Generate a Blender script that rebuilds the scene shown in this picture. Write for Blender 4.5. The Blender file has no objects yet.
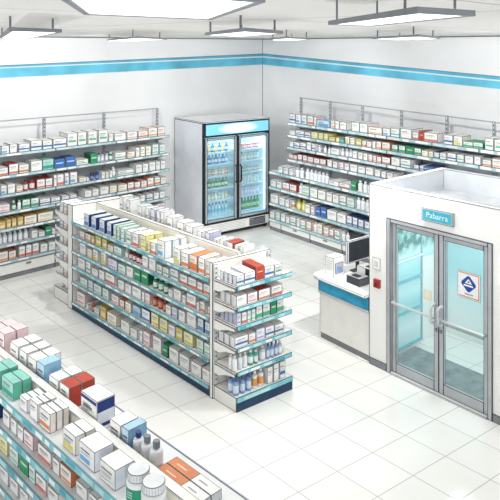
import bpy, bmesh, math, random
from mathutils import Matrix, Vector

random.seed(11)
SC = bpy.context.scene
COL = SC.collection
PI = math.pi

# ------------------------------------------------------------------ colour + materials
def lin(h):
    h = h.lstrip('#')
    out = []
    for k in (0, 2, 4):
        c = int(h[k:k + 2], 16) / 255
        out.append(c / 12.92 if c <= .04045 else ((c + .055) / 1.055) ** 2.4)
    return tuple(out)

MATS = {}
def mat(hexcol, rough=.6, mottle=.05, scale=6., metal=0., spec=.3):
    """Painted-looking surface: base colour with a soft wash-like mottling."""
    key = (hexcol, rough, mottle, scale, metal, spec)
    if key in MATS:
        return MATS[key]
    m = bpy.data.materials.new('paint_' + hexcol.lstrip('#'))
    m.use_nodes = True
    nt = m.node_tree
    b = nt.nodes['Principled BSDF']
    b.inputs['Roughness'].default_value = rough
    b.inputs['Metallic'].default_value = metal
    b.inputs['Specular IOR Level'].default_value = spec
    c = lin(hexcol)
    if mottle:
        tc = nt.nodes.new('ShaderNodeNewGeometry')
        nz = nt.nodes.new('ShaderNodeTexNoise')
        nz.inputs['Scale'].default_value = scale
        nz.inputs['Detail'].default_value = 3
        rp = nt.nodes.new('ShaderNodeValToRGB')
        rp.color_ramp.elements[0].position = .3
        rp.color_ramp.elements[1].position = .7
        rp.color_ramp.elements[0].color = (*[v * (1 - mottle * 2.2) for v in c], 1)
        rp.color_ramp.elements[1].color = (*[min(1, v * (1 + mottle)) for v in c], 1)
        nt.links.new(tc.outputs['Position'], nz.inputs['Vector'])
        nt.links.new(nz.outputs['Fac'], rp.inputs['Fac'])
        nt.links.new(rp.outputs['Color'], b.inputs['Base Color'])
    else:
        b.inputs['Base Color'].default_value = (*c, 1)
    MATS[key] = m
    return m

def emis(name, hexcol, strength):
    m = bpy.data.materials.new(name)
    m.use_nodes = True
    nt = m.node_tree
    b = nt.nodes['Principled BSDF']
    b.inputs['Base Color'].default_value = (*lin(hexcol), 1)
    b.inputs['Emission Color'].default_value = (*lin(hexcol), 1)
    b.inputs['Emission Strength'].default_value = strength
    return m

def glass(name, tint, clear=.85, haze='#e8f6f7', rough=.03):
    m = bpy.data.materials.new(name)
    m.use_nodes = True
    nt = m.node_tree
    nt.nodes.clear()
    out = nt.nodes.new('ShaderNodeOutputMaterial')
    tr = nt.nodes.new('ShaderNodeBsdfTransparent')
    tr.inputs['Color'].default_value = (*lin(tint), 1)
    pb = nt.nodes.new('ShaderNodeBsdfPrincipled')
    pb.inputs['Base Color'].default_value = (*lin(haze), 1)
    pb.inputs['Roughness'].default_value = rough
    mx = nt.nodes.new('ShaderNodeMixShader')
    mx.inputs['Fac'].default_value = 1 - clear
    nt.links.new(tr.outputs[0], mx.inputs[1])
    nt.links.new(pb.outputs[0], mx.inputs[2])
    nt.links.new(mx.outputs[0], out.inputs[0])
    return m

INK = mat('#3c3f45', .8, 0)
INKS = mat('#74777c', .8, 0)
INKL = mat('#9a9da1', .8, 0)
WHITE = mat('#f4f3ee', .55, .02)
FIX = mat('#f1f0ea', .5, .02)
CREAM = mat('#f3efe2', .55, .02)

# ------------------------------------------------------------------ mesh builder
class MB:
    def __init__(self, fm=None):
        self.v, self.f, self.m, self.mats, self.fm, self.uv = [], [], [], [], fm, {}

    def mi(self, m):
        if m not in self.mats:
            self.mats.append(m)
        return self.mats.index(m)

    def poly(self, pts, m):
        n = len(self.v)
        for p in pts:
            p = Vector(p)
            self.v.append(self.fm(p) if self.fm else p)
        self.f.append(list(range(n, n + len(pts))))
        self.m.append(self.mi(m))

    def face(self, pts, m, ink=0, im=None):
        """a flat quad; ink > 0 runs a thin dark line along its border"""
        pts = [Vector(p) for p in pts]
        if ink <= 0 or im is None:
            return self.poly(pts, m)
        a, b, c, d = pts
        lu, lv = (b - a).length, (d - a).length
        tu, tv = min(.3, ink / max(lu, 1e-6)), min(.3, ink / max(lv, 1e-6))
        def P(s, t):
            return (a * (1 - s) + b * s) * (1 - t) + (d * (1 - s) + c * s) * t
        i = [P(tu, tv), P(1 - tu, tv), P(1 - tu, 1 - tv), P(tu, 1 - tv)]
        self.poly(i, m)
        for k in range(4):
            j = (k + 1) % 4
            self.poly([pts[k], pts[j], i[j], i[k]], im)

    def box(self, lo, hi, m, ink=0, im=INK, front=None, side=None, top=None):
        x0, y0, z0 = lo
        x1, y1, z1 = hi
        fr, sd, tp = front or m, side or m, top or m
        self.face([(x0, y0, z0), (x1, y0, z0), (x1, y0, z1), (x0, y0, z1)], fr, ink, im)
        self.face([(x1, y1, z0), (x0, y1, z0), (x0, y1, z1), (x1, y1, z1)], m, ink, im)
        self.face([(x0, y1, z0), (x0, y0, z0), (x0, y0, z1), (x0, y1, z1)], sd, ink, im)
        self.face([(x1, y0, z0), (x1, y1, z0), (x1, y1, z1), (x1, y0, z1)], sd, ink, im)
        self.face([(x0, y0, z1), (x1, y0, z1), (x1, y1, z1), (x0, y1, z1)], tp, ink, im)
        self.face([(x0, y1, z0), (x1, y1, z0), (x1, y0, z0), (x0, y0, z0)], m, ink, im)

    def prism(self, poly, axis, a0, a1, m, im=None, ink=.004):
        """extrude a 2D polygon along axis ('x': poly in y,z  'y': poly in x,z  'z': poly in x,y)"""
        def P(p, a):
            return {'x': (a, p[0], p[1]), 'y': (p[0], a, p[1]), 'z': (p[0], p[1], a)}[axis]
        n = len(poly)
        self.poly([P(p, a0) for p in poly], m)
        self.poly([P(p, a1) for p in reversed(poly)], m)
        for k in range(n):
            p, q = poly[k], poly[(k + 1) % n]
            self.face([P(p, a0), P(q, a0), P(q, a1), P(p, a1)], m, ink if im else 0, im)

    def lathe(self, prof, c=(0, 0, 0), seg=14, ring=None):
        """prof: list of (radius, z, material of the band up to the next point)"""
        for k in range(len(prof) - 1):
            r0, z0, m = prof[k]
            r1, z1 = prof[k + 1][:2]
            for s in range(seg):
                a, b = 2 * PI * s / seg, 2 * PI * (s + 1) / seg
                pts = []
                for r, z, t in ((r0, z0, a), (r0, z0, b), (r1, z1, b), (r1, z1, a)):
                    pts.append((c[0] + r * math.cos(t), c[1] + r * math.sin(t), c[2] + z))
                if r0 < 1e-6:
                    pts = pts[1:] if False else [pts[0], pts[2], pts[3]]
                elif r1 < 1e-6:
                    pts = pts[:3]
                self.poly(pts, m)

    def tube(self, pts, r, m, seg=8):
        pts = [Vector(p) for p in pts]
        rings = []
        for k, p in enumerate(pts):
            d = (pts[min(k + 1, len(pts) - 1)] - pts[max(k - 1, 0)]).normalized()
            s = d.orthogonal().normalized() if k == 0 else (rings[-1][1] - d * rings[-1][1].dot(d)).normalized()
            t = d.cross(s)
            rings.append(([p + s * (r * math.cos(2 * PI * q / seg)) + t * (r * math.sin(2 * PI * q / seg)) for q in range(seg)], s))
        for k in range(len(pts) - 1):
            A, B = rings[k][0], rings[k + 1][0]
            for q in range(seg):
                self.poly([A[q], A[(q + 1) % seg], B[(q + 1) % seg], B[q]], m)
        self.poly(list(reversed(rings[0][0])), m)
        self.poly(rings[-1][0], m)

    def build(self, name, parent=None, loc=None, rz=0, smooth=False):
        me = bpy.data.meshes.new(name)
        me.from_pydata([tuple(v) for v in self.v], [], self.f)
        for m in self.mats:
            me.materials.append(m)
        me.polygons.foreach_set('material_index', self.m)
        bm = bmesh.new()
        bm.from_mesh(me)
        bmesh.ops.remove_doubles(bm, verts=bm.verts, dist=1e-5)
        bmesh.ops.recalc_face_normals(bm, faces=bm.faces)
        bm.to_mesh(me)
        bm.free()
        if smooth:
            for p in me.polygons:
                p.use_smooth = True
            try:
                me.set_sharp_from_angle(angle=math.radians(38))
            except Exception:
                pass
        o = bpy.data.objects.new(name, me)
        COL.objects.link(o)
        if parent is not None:
            o.parent = parent
        if loc is not None:
            o.location = loc
        o.rotation_euler = (0, 0, rz)
        return o

def tag(o, label=None, cat=None, group=None, kind=None):
    if label: o['label'] = label
    if cat: o['category'] = cat
    if group: o['group'] = group
    if kind: o['kind'] = kind
    return o

def empty(name, loc=(0, 0, 0), rz=0):
    o = bpy.data.objects.new(name, None)
    o.empty_display_size = .1
    COL.objects.link(o)
    o.location = loc
    o.rotation_euler = (0, 0, rz)
    return o

def frame(O, u, n):
    """local (along, inward, up) -> coordinates relative to O"""
    u, n = Vector((*u, 0)), Vector((*n, 0))
    def fm(p):
        return u * p.x + n * p.y + Vector((0, 0, p.z))
    return fm

def world(O, u, n, s, d, z=0.):
    return Vector((O[0] + u[0] * s + n[0] * d, O[1] + u[1] * s + n[1] * d, z))

# ------------------------------------------------------------------ plan of the place (metres)
H_CAM = 4.2
CEIL = 4.39
def dirv(deg):
    return (math.cos(math.radians(deg)), math.sin(math.radians(deg)))
def inw(u):
    return (-u[1], u[0])
L_O, L_U = (-3.987, 11.868), dirv(43)
R_O, R_U = (.435, 14.659), dirv(-51.5)
I_O, I_U, I_N = (-.446, 7.615), dirv(-47.2), dirv(37)
E_O = (I_O[0] + .40 * I_U[0], I_O[1] + .40 * I_U[1])
F_O, F_U = (-1.5, 4.62), dirv(-45)
V_O, V_U = (1.583, 8.479), (.654, -.757)
UNITS = {
    'L': (L_O, L_U, inw(L_U), [2.26, 1.87, 1.53, 1.21, .91, .63, .33]),
    'RU': (tuple(world(R_O, R_U, inw(R_U), 0, .2)[:2]), R_U, inw(R_U), [2.475, 2.20, 1.93, 1.655]),
    'RL': (R_O, R_U, inw(R_U), [1.34, .99, .622, .265]),
    'I': (I_O, I_U, I_N, [1.41, 1.19, .95, .71, .455, .135]),
    'E': (E_O, I_N, (-I_U[0], -I_U[1]), [1.435, 1.19, .975, .72, .45, .16]),
    'F': (F_O, F_U, inw(F_U), [1.41, 1.165, .93, .695]),
}
ISL_LEN, ISL_W = 3.66, .88
# ------------------------------------------------------------------ products
C = dict(w='#f3f2ee', g='#d9dadb', blue='#3f6fb4', navy='#1f3573', teal='#58b3ae', green='#2f9a68', dgreen='#1d6e4a',
         red='#b8432c', or_='#dd8a54', peach='#f3dccb', pink='#f2d6d6', yel='#ece08f', pyel='#f0ebba', olive='#cfc05a',
         gold='#e0bd62', mint='#cfe6da', lav='#d3d4e8', cream='#f3ecd6', lb='#a9cfe6', mb='#4d9ac6', grey='#8c9096')
def K(c, r=.5): return mat(C.get(c, c), r, .05, 14.)
TXT = mat('#9ea2a9', .7, 0)
TXTD = mat('#6d7076', .7, 0)
# style: words, body, side, front, decals (x0,x1,z0,z1,colour)
ST = {
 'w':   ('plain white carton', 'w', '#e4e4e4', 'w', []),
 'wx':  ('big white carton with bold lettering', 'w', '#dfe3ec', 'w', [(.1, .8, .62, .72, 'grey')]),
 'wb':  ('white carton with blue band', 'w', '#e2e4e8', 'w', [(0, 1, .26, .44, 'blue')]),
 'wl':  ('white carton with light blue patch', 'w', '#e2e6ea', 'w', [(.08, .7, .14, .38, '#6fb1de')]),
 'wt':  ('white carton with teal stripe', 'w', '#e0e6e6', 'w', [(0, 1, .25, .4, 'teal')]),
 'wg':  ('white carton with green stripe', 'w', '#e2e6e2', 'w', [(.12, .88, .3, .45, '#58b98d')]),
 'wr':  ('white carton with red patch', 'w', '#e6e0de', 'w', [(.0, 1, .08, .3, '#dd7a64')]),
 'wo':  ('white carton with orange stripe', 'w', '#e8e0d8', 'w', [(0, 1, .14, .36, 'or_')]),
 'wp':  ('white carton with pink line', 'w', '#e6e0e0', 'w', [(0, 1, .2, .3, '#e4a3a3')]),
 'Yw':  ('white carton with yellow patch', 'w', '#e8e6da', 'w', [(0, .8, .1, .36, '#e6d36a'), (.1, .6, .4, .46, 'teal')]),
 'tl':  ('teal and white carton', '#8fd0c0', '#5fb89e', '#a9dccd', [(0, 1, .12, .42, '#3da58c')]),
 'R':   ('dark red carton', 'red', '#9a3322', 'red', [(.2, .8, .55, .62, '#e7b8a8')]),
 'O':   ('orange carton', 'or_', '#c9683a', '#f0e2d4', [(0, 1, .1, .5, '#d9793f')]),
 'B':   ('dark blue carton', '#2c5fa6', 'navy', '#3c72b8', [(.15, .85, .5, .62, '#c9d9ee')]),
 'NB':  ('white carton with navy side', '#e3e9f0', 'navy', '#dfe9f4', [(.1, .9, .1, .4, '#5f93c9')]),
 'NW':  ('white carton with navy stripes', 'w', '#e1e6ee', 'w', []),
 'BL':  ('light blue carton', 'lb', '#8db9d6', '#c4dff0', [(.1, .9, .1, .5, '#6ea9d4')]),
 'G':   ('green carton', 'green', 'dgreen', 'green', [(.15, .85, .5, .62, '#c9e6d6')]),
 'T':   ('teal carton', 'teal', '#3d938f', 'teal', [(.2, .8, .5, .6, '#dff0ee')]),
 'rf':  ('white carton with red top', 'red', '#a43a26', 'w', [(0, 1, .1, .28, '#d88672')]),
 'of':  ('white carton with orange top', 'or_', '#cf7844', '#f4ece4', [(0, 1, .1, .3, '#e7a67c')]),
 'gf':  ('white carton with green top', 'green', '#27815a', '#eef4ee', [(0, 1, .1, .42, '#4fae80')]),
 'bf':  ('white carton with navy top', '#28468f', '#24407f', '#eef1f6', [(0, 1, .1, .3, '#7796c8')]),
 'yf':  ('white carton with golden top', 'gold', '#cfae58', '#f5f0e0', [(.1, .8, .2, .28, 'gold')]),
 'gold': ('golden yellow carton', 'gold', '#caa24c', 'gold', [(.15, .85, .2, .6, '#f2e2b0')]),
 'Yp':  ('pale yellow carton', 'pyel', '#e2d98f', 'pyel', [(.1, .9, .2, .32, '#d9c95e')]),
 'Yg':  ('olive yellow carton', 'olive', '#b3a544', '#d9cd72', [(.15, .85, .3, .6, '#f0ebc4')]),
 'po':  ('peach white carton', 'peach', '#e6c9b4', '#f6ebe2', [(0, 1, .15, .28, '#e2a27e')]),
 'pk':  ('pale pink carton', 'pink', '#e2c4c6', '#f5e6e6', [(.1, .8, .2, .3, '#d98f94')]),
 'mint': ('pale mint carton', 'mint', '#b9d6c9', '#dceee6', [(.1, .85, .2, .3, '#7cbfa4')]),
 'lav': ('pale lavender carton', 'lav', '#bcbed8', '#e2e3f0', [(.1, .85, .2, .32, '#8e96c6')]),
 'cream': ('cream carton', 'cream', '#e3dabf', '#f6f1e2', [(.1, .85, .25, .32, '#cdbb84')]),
 # bottles: words, body, cap, label
 'bw':  ('white bottle', '#f4f4f2', '#dcdde0', '#e6ecf2'),
 'bb':  ('blue bottle', '#7ea4d2', '#3a5d9c', '#d6e2f0'),
 'bg':  ('green and white bottle', '#2d8a60', '#e8eeea', '#dbe9df'),
 'br':  ('dark red bottle with black cap', '#8c3030', '#2e2b2e', '#e9d6d6'),
 'rb':  ('red bottle with black cap', '#a8402e', '#3a3032', '#eadfd9'),
 'rj':  ('reddish brown bottle', '#a8482c', '#c86b46', '#d99b7c'),
 'bc':  ('clear grey spray bottle', '#c3c9d2', '#e6e8ea', '#eef0f2'),
 'bo':  ('white bottle with orange label', '#eef0ee', '#d5dfe4', '#e09a56'),
 'by':  ('yellow green bottle', '#cfc65a', '#b0a23e', '#ece8b0'),
 'bT':  ('teal bottle', '#4fb0a4', '#dff0ec', '#e4f2ee'),
 'gb':  ('slim dark grey bottle', '#b9bec4', '#4b4f56', '#eceef0'),
 'nb':  ('navy blue jar', '#24408c', '#162a66', '#7c96cc'),
 'nc':  ('white bottle with navy cap', '#eceef2', '#22397c', '#dfe5ee'),
 'gc':  ('white bottle with grey cap', '#e6e8ea', '#7d8288', '#f1f1f0'),
}
BOT = {'bw', 'bb', 'bg', 'br', 'rb', 'rj', 'bc', 'bo', 'by', 'bT', 'gb', 'nb', 'nc', 'gc'}

def carton(w, h, d, st, ink, near=False):
    TXT = TXTD if near else globals()['TXT']
    words, body, side, front, dec = ST[st]
    name = 'tall_carton' if h > 1.35 * w else ('flat_carton' if w > 1.7 * h else 'medicine_carton')
    b = MB()
    x0, x1 = -w / 2, w / 2
    dark = st in ('B', 'G', 'R', 'T')
    e = min(ink, .07 * min(w, h))
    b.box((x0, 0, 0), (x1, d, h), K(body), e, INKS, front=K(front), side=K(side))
    y = -.0012
    def dq(a, c, p, q, m, yy=y):
        b.poly([(x0 + w * a, yy, h * p), (x0 + w * c, yy, h * p), (x0 + w * c, yy, h * q), (x0 + w * a, yy, h * q)], m)
    for a, c, p, q, colr in dec:
        dq(max(a, .04), min(c, .96), p, q, K(colr))
    if not dark and st != 'wx':
        t = random.random()
        if h < .5 * w:
            dq(.12, .5 + .2 * t, .58, .74, TXT)
        else:
            dq(.12, .55 + .3 * t, .66, .735, TXT)
            dq(.12, .8, .56, .585, INKL)
            dq(.12, .45 + .2 * t, .49, .515, INKL)
    if st == 'NW':
        # navy lid band and a thin navy stripe wrap front and right side
        nv = K('navy')
        for p, q in ((.62, .97), (.12, .24)):
            dq(.03, .97, p if p > .5 else p, q, nv if p < .5 else K('w'), y)
            xx = x1 + .0012
            b.poly([(xx, d * .03, h * p), (xx, d * .97, h * p), (xx, d * .97, h * q), (xx, d * .03, h * q)], nv)
        dq(.03, .97, .84, .95, nv, -.002)
        dq(.15, .7, .6, .68, TXT, -.002)
    if st == 'wx':
        for p in (.5, .44, .38, .24, .18):
            dq(.1, .5 + .4 * random.random(), p, p + .025, INKL)
    return name, b

def bottle(w, h, st):
    words, body, cap, lab = ST[st]
    r = w / 2
    name = 'spray_bottle' if st == 'bc' else ('medicine_jar' if st == 'nb' else 'medicine_bottle')
    mb, ml, mc = K(body, .3), K(lab, .5), K(cap, .4)
    b, c = MB(), MB()
    e = min(.006, h * .025)
    neck = .42 if st not in ('nb',) else .8
    b.lathe([(0, 0, INKS), (r * .9, 0, INKS), (r, e, mb), (r, h * .16, ml), (r, h * .56, mb), (r, h * .66, mb),
             (r * .88, h * .72, mb), (r * neck, h * .77, INKS), (r * neck, h * .79, mb), (0, h * .79, mb)], seg=12)
    k = neck * 1.3
    if st == 'bc':
        c.lathe([(0, h * .79, mc), (r * k, h * .79, mc), (r * k, h * .88, mc), (r * .25, h * .9, mc), (r * .25, h, mc), (0, h, mc)], seg=10)
        c.box((-r * .9, -r * .2, h * .94), (r * .3, r * .2, h), mc)
    else:
        c.lathe([(0, h * .79, INKS), (r * k, h * .79, INKS), (r * k, h * .81, mc), (r * k, h * .975, INKS), (r * k * .93, h, mc), (0, h, mc)], seg=12)
    return name, b, c

ORD = ['first', 'second', 'third', 'fourth', 'fifth', 'sixth', 'seventh', 'eighth', 'ninth', 'tenth', 'eleventh', 'twelfth',
       'thirteenth', 'fourteenth', 'fifteenth', 'sixteenth', 'seventeenth', 'eighteenth', 'nineteenth']
def ordw(k):
    if k < 19: return ORD[k]
    t = ['twentieth', 'thirtieth', 'fortieth'][(k + 1) // 10 - 2]
    if (k + 1) % 10 == 0: return t
    return ['twenty', 'thirty', 'forty'][(k + 1) // 10 - 2] + '-' + ORD[(k + 1) % 10 - 1]

PH = {'L': 'left wall shelving', 'RU': 'right wall shelving', 'RL': 'right wall shelving', 'I': "island's long side",
      'E': "island's near end", 'F': 'foreground shelving', 'IB': "island's far side", 'FB': 'foreground ledge'}
def shelf_phrase(k, i):
    n = {'RL': i + 4}.get(k, i)
    tot = {'L': 7, 'RU': 8, 'RL': 8, 'I': 6, 'E': 6, 'F': 9}[k]
    s = 'top' if n == 0 else ('bottom' if n == tot - 1 else ORD[n])
    return '%s shelf of %s' % (s, PH[k])

INKW = {'L': .0085, 'RU': .0095, 'RL': .0095, 'I': .006, 'E': .0055, 'F': .0035}
def place(k, i, s, dd, z, w, h, d, st, label, group):
    O, u, n, zs = UNITS[k]
    rz = math.atan2(u[1], u[0])
    perp = inw(u)
    p = world(O, u, n, s + w / 2, dd, z)
    if st in BOT:
        r = min(w, .46 * h, .2) / 2
        nm, b, c = bottle(2 * r, h, st)
        p += Vector((perp[0] * (r + .01), perp[1] * (r + .01), 0))
        o = b.build(nm, None, p, rz, smooth=True)
        c.build('spray_head' if st == 'bc' else 'cap', o, smooth=True)
    else:
        nm, b = carton(w, h, d, st, INKW[k], k == 'F')
        o = b.build(nm, None, p, rz)
    tag(o, label, 'bottle' if st in BOT else 'box', group)
    return o

def fill_row(k, i, setb, txt):
    zs = UNITS[k][3]
    depth = {'L': .40, 'RU': .38, 'RL': .55, 'I': .38, 'E': .33, 'F': .185}[k]
    ph = shelf_phrase(k, i)
    group = 'goods on the ' + ph
    for q, it in enumerate(txt.split(';')):
        s, w, h, st, nd = it.split()
        s, w, h, nd = float(s), float(w), float(h), int(nd)
        if k in 'IE': h *= 1.25 if k == 'I' else (1.3 if st not in BOT else 1.22)
        if i: h = min(h * 1.06, zs[i - 1] - zs[i] - .042)
        if k == 'RL' and i == 0: h = min(h, .27)
        if k == 'I':
            s1 = min(s + w, -.06); s = max(s, -ISL_LEN + .16); w = s1 - s
            if w < .03: continue
        wds = ST[st][0]
        if nd > 1:
            d = (depth - .02) / nd - .006 if k != 'F' else .2 / nd - .008
            d = min(d, max(.07, .9 * w) if k == 'F' else .14)
        else:
            d = min(depth - .02, random.uniform(.24, .34) if k in ('L', 'RU', 'RL') else random.uniform(.26, .33))
        if k == 'F': d = .15 if nd == 1 else .16 / nd - .006
        d = min(d, depth - .04)
        for r in range(nd):
            if r == 0: lb = '%s, %s item from left on %s' % (wds, ordw(q), ph)
            elif r == 1: lb = '%s just behind %s item on %s' % (wds, ordw(q), ph)
            else: lb = '%s, row %s behind %s item on %s' % (wds, ['', '', 'three', 'four'][r], ordw(q), ph)
            if len(lb.split()) > 16:
                lb = lb.replace(' carton with ', ' with ').replace(' item ', ' ')
            step = (min(w, .5 * h, .2) + .012) if st in BOT else d + .005
            place(k, i, s, setb + r * step, zs[i] + .001, w, h * (.98 if r else 1), d, st, lb, group)
# ------------------------------------------------------------------ room shell
def st(o):
    o['kind'] = 'structure'
    return o

def tile_material(name, base, line, lw, var, rough, spec):
    m = bpy.data.materials.new(name)
    m.use_nodes = True
    nt = m.node_tree
    N, L = nt.nodes, nt.links
    b = N['Principled BSDF']
    b.inputs['Roughness'].default_value = rough
    b.inputs['Specular IOR Level'].default_value = spec
    uv = N.new('ShaderNodeUVMap')
    sep = N.new('ShaderNodeSeparateXYZ')
    L.new(uv.outputs[0], sep.inputs[0])
    def math_(op, a, c=None):
        n = N.new('ShaderNodeMath'); n.operation = op
        for k, v in enumerate((a, c)):
            if v is None: continue
            if isinstance(v, (int, float)): n.inputs[k].default_value = v
            else: L.new(v, n.inputs[k])
        return n.outputs[0]
    ds = []
    for ax in (0, 1):
        f = math_('FRACT', sep.outputs[ax])
        ds.append(math_('LESS_THAN', math_('MINIMUM', f, math_('SUBTRACT', 1., f)), lw))
    mask = math_('MAXIMUM', ds[0], ds[1])
    fl = N.new('ShaderNodeVectorMath'); fl.operation = 'FLOOR'
    L.new(uv.outputs[0], fl.inputs[0])
    wn = N.new('ShaderNodeTexWhiteNoise'); wn.noise_dimensions = '2D'
    L.new(fl.outputs[0], wn.inputs['Vector'])
    nz = N.new('ShaderNodeTexNoise'); nz.inputs['Scale'].default_value = 1.1; nz.inputs['Detail'].default_value = 4
    L.new(uv.outputs[0], nz.inputs['Vector'])
    k = math_('SUBTRACT', 1., math_('ADD', math_('MULTIPLY', wn.outputs['Value'], var), math_('MULTIPLY', nz.outputs['Fac'], var)))
    mx = N.new('ShaderNodeMix'); mx.data_type = 'RGBA'
    mx.inputs[6].default_value = (0, 0, 0, 1)
    mx.inputs[7].default_value = (*lin(base), 1)
    L.new(k, mx.inputs[0])
    m2 = N.new('ShaderNodeMix'); m2.data_type = 'RGBA'
    L.new(mask, m2.inputs[0])
    L.new(mx.outputs[2], m2.inputs[6])
    m2.inputs[7].default_value = (*lin(line), 1)
    L.new(m2.outputs[2], b.inputs['Base Color'])
    return m

def uv_plane(name, pts, m, O, a, c):
    """flat polygon whose UVs count tiles laid from O along vectors a and c"""
    me = bpy.data.meshes.new(name)
    me.from_pydata(pts, [], [list(range(len(pts)))])
    me.materials.append(m)
    det = a[0] * c[1] - a[1] * c[0]
    uvl = me.uv_layers.new(name='tiles')
    for li, l in enumerate(me.loops):
        x, y = pts[l.vertex_index][0] - O[0], pts[l.vertex_index][1] - O[1]
        uvl.data[li].uv = ((x * c[1] - y * c[0]) / det, (a[0] * y - a[1] * x) / det)
    o = bpy.data.objects.new(name, me)
    COL.objects.link(o)
    return st(o)

# walls: left one 0.72 m behind the left shelf fronts, right one 1.15 m behind the right shelf fronts
LN, RN, VN = inw(L_U), inw(R_U), inw(V_U)
LW = world(L_O, L_U, LN, 0, .72)
RW = world(R_O, R_U, RN, 0, 1.3)
det = L_U[0] * -R_U[1] + L_U[1] * R_U[0]
bx_, by_ = RW.x - LW.x, RW.y - LW.y
tc_ = (bx_ * -R_U[1] + by_ * R_U[0]) / det
CORNER = (LW.x + L_U[0] * tc_, LW.y + L_U[1] * tc_)
LEND = (CORNER[0] - L_U[0] * 13, CORNER[1] - L_U[1] * 13)
REND = (CORNER[0] + R_U[0] * 14, CORNER[1] + R_U[1] * 14)

floor_m = tile_material('floor_tiles', '#f6f5f0', '#b4b4b1', .0085, .035, .09, .6)
a_t = (.481 * math.cos(-.824), .481 * math.sin(-.824))
c_t = (.501 * math.cos(.625), .501 * math.sin(.625))
uv_plane('floor',
         [(LEND[0] - 1, -2.5, 0), (REND[0] + 1, -2.5, 0), (REND[0] + 1, REND[1], 0), (REND[0], REND[1], 0), (CORNER[0], CORNER[1], 0), (LEND[0], LEND[1], 0)],
         floor_m, (.209, 7.024), a_t, c_t)
ceil_m = tile_material('ceiling_panels', '#f2f1ee', '#bbbcbd', .006, .05, .9, .1)
uv_plane('ceiling', [(LEND[0], LEND[1], CEIL), (CORNER[0], CORNER[1], CEIL), (REND[0], REND[1], CEIL), (REND[0] + 1, REND[1], CEIL),
                     (REND[0] + 1, .35, CEIL), (LEND[0] - 1, .35, CEIL)], ceil_m, (.1, 4.6), (1.9 * math.cos(-.75), 1.9 * math.sin(-.75)),
         (2.6 * math.cos(.8), 2.6 * math.sin(.8)))

wall_m = mat('#f1f2f2', .8, .022, .9, spec=.15)
def wall(name, A, B, thick):
    A, B = Vector((*A, 0)), Vector((*B, 0))
    d = (B - A).normalized()
    n = Vector((-d.y, d.x, 0))
    b = MB()
    for p, q, r in ((A, B, 0), ):
        P = [A, B, B + n * thick, A + n * thick]
        lo = [tuple(v) for v in P]
        hi = [(v.x, v.y, CEIL) for v in P]
        b.poly([lo[0], lo[1], hi[1], hi[0]], wall_m)
        b.poly([lo[2], lo[3], hi[3], hi[2]], wall_m)
        b.poly([lo[1], lo[2], hi[2], hi[1]], wall_m)
        b.poly([lo[3], lo[0], hi[0], hi[3]], wall_m)
        b.poly([hi[0], hi[1], hi[2], hi[3]], wall_m)
        b.poly(list(reversed(lo)), wall_m)
    return st(b.build(name))
wall('wall_left', LEND, CORNER, .12)
wall('wall_right', CORNER, REND, .12)

# painted stripe round the walls: broad sky-blue band, thin pale gap, thin blue line
sb = mat('#6fc8e4', .7, .16, 1.3)
sb2 = mat('#5db9da', .7, .12, 1.3)
sw = mat('#d6eef5', .7, .03, 1.3)
def stripe(name, A, B, z0, z1, off):
    """z0, z1: (lower edge, top of band, top of gap, top of line) at A and at B"""
    A, B = Vector((*A, 0)), Vector((*B, 0))
    d = (B - A).normalized()
    n = Vector((d.y, -d.x, 0)) * off
    b = MB()
    for k, m in enumerate((sb, sw, sb2)):
        b.poly([A + n + Vector((0, 0, z0[k])), B + n + Vector((0, 0, z1[k])), B + n + Vector((0, 0, z1[k + 1])), A + n + Vector((0, 0, z0[k + 1]))], m)
    b.poly([A + n + Vector((0, 0, z0[3])), B + n + Vector((0, 0, z1[3])), B + n + Vector((0, 0, z1[3] + .012)), A + n + Vector((0, 0, z0[3] + .012))], INKS)
    return st(b.build(name))
LX0 = (CORNER[0] - L_U[0] * 7.5, CORNER[1] - L_U[1] * 7.5)
RX5 = (CORNER[0] + R_U[0] * 7.3, CORNER[1] + R_U[1] * 7.3)
stripe('trim_1', LX0, CORNER, (3.583, 3.763, 3.78, 3.806), (3.712, 3.897, 3.936, 3.99), .004)
stripe('trim_2', CORNER, RX5, (3.712, 3.897, 3.936, 3.99), (3.397, 3.529, 3.555, 3.609), .004)
b = MB()
b.tube([(CORNER[0], CORNER[1] - .006, 0), (CORNER[0], CORNER[1] - .006, CEIL)], .007, INKS, 5)
st(b.build('trim_3'))
b = MB()
b.tube([(LEND[0], LEND[1] - .01, CEIL - .01), (CORNER[0], CORNER[1] - .01, CEIL - .01), (REND[0], REND[1] - .01, CEIL - .01)], .012, INKS, 5)
st(b.build('trim_4'))
def baseboard(name, A, B):
    A, B = Vector((*A, 0)), Vector((*B, 0))
    d = (B - A).normalized()
    fm = frame((0, 0), d[:2], (-d.y, d.x))
    b = MB(lambda p: A + fm(p))
    b.box((0, -.02, 0), ((B - A).length, 0, .1), mat('#b9bbbd', .6, .04), .006, INKS)
    return st(b.build(name))
baseboard('baseboard_left', LEND, CORNER)
baseboard('baseboard_right', CORNER, REND)

# ------------------------------------------------------------------ shelving
STRIP = [mat('#86cbd3', .5, .08), mat('#b9e1e5', .5, .08), mat('#57aabd', .5, .08)]
STRIPL = [mat('#a9cdd3', .5, .05), mat('#c3dde0', .5, .05), mat('#d4dfe2', .5, .05)]
TAGW = mat('#f2f4f2', .5, .02)
SHELF = mat('#e6e7e7', .5, .03)
PANEL = mat('#c3c7cd', .7, .06, 2.)
PANELL = mat('#dfe1e4', .7, .04, 2.)
NAVYB = mat('#20405f', .45, .1, 5.)
KICK = mat('#8a8c8f', .6, .06)

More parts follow.
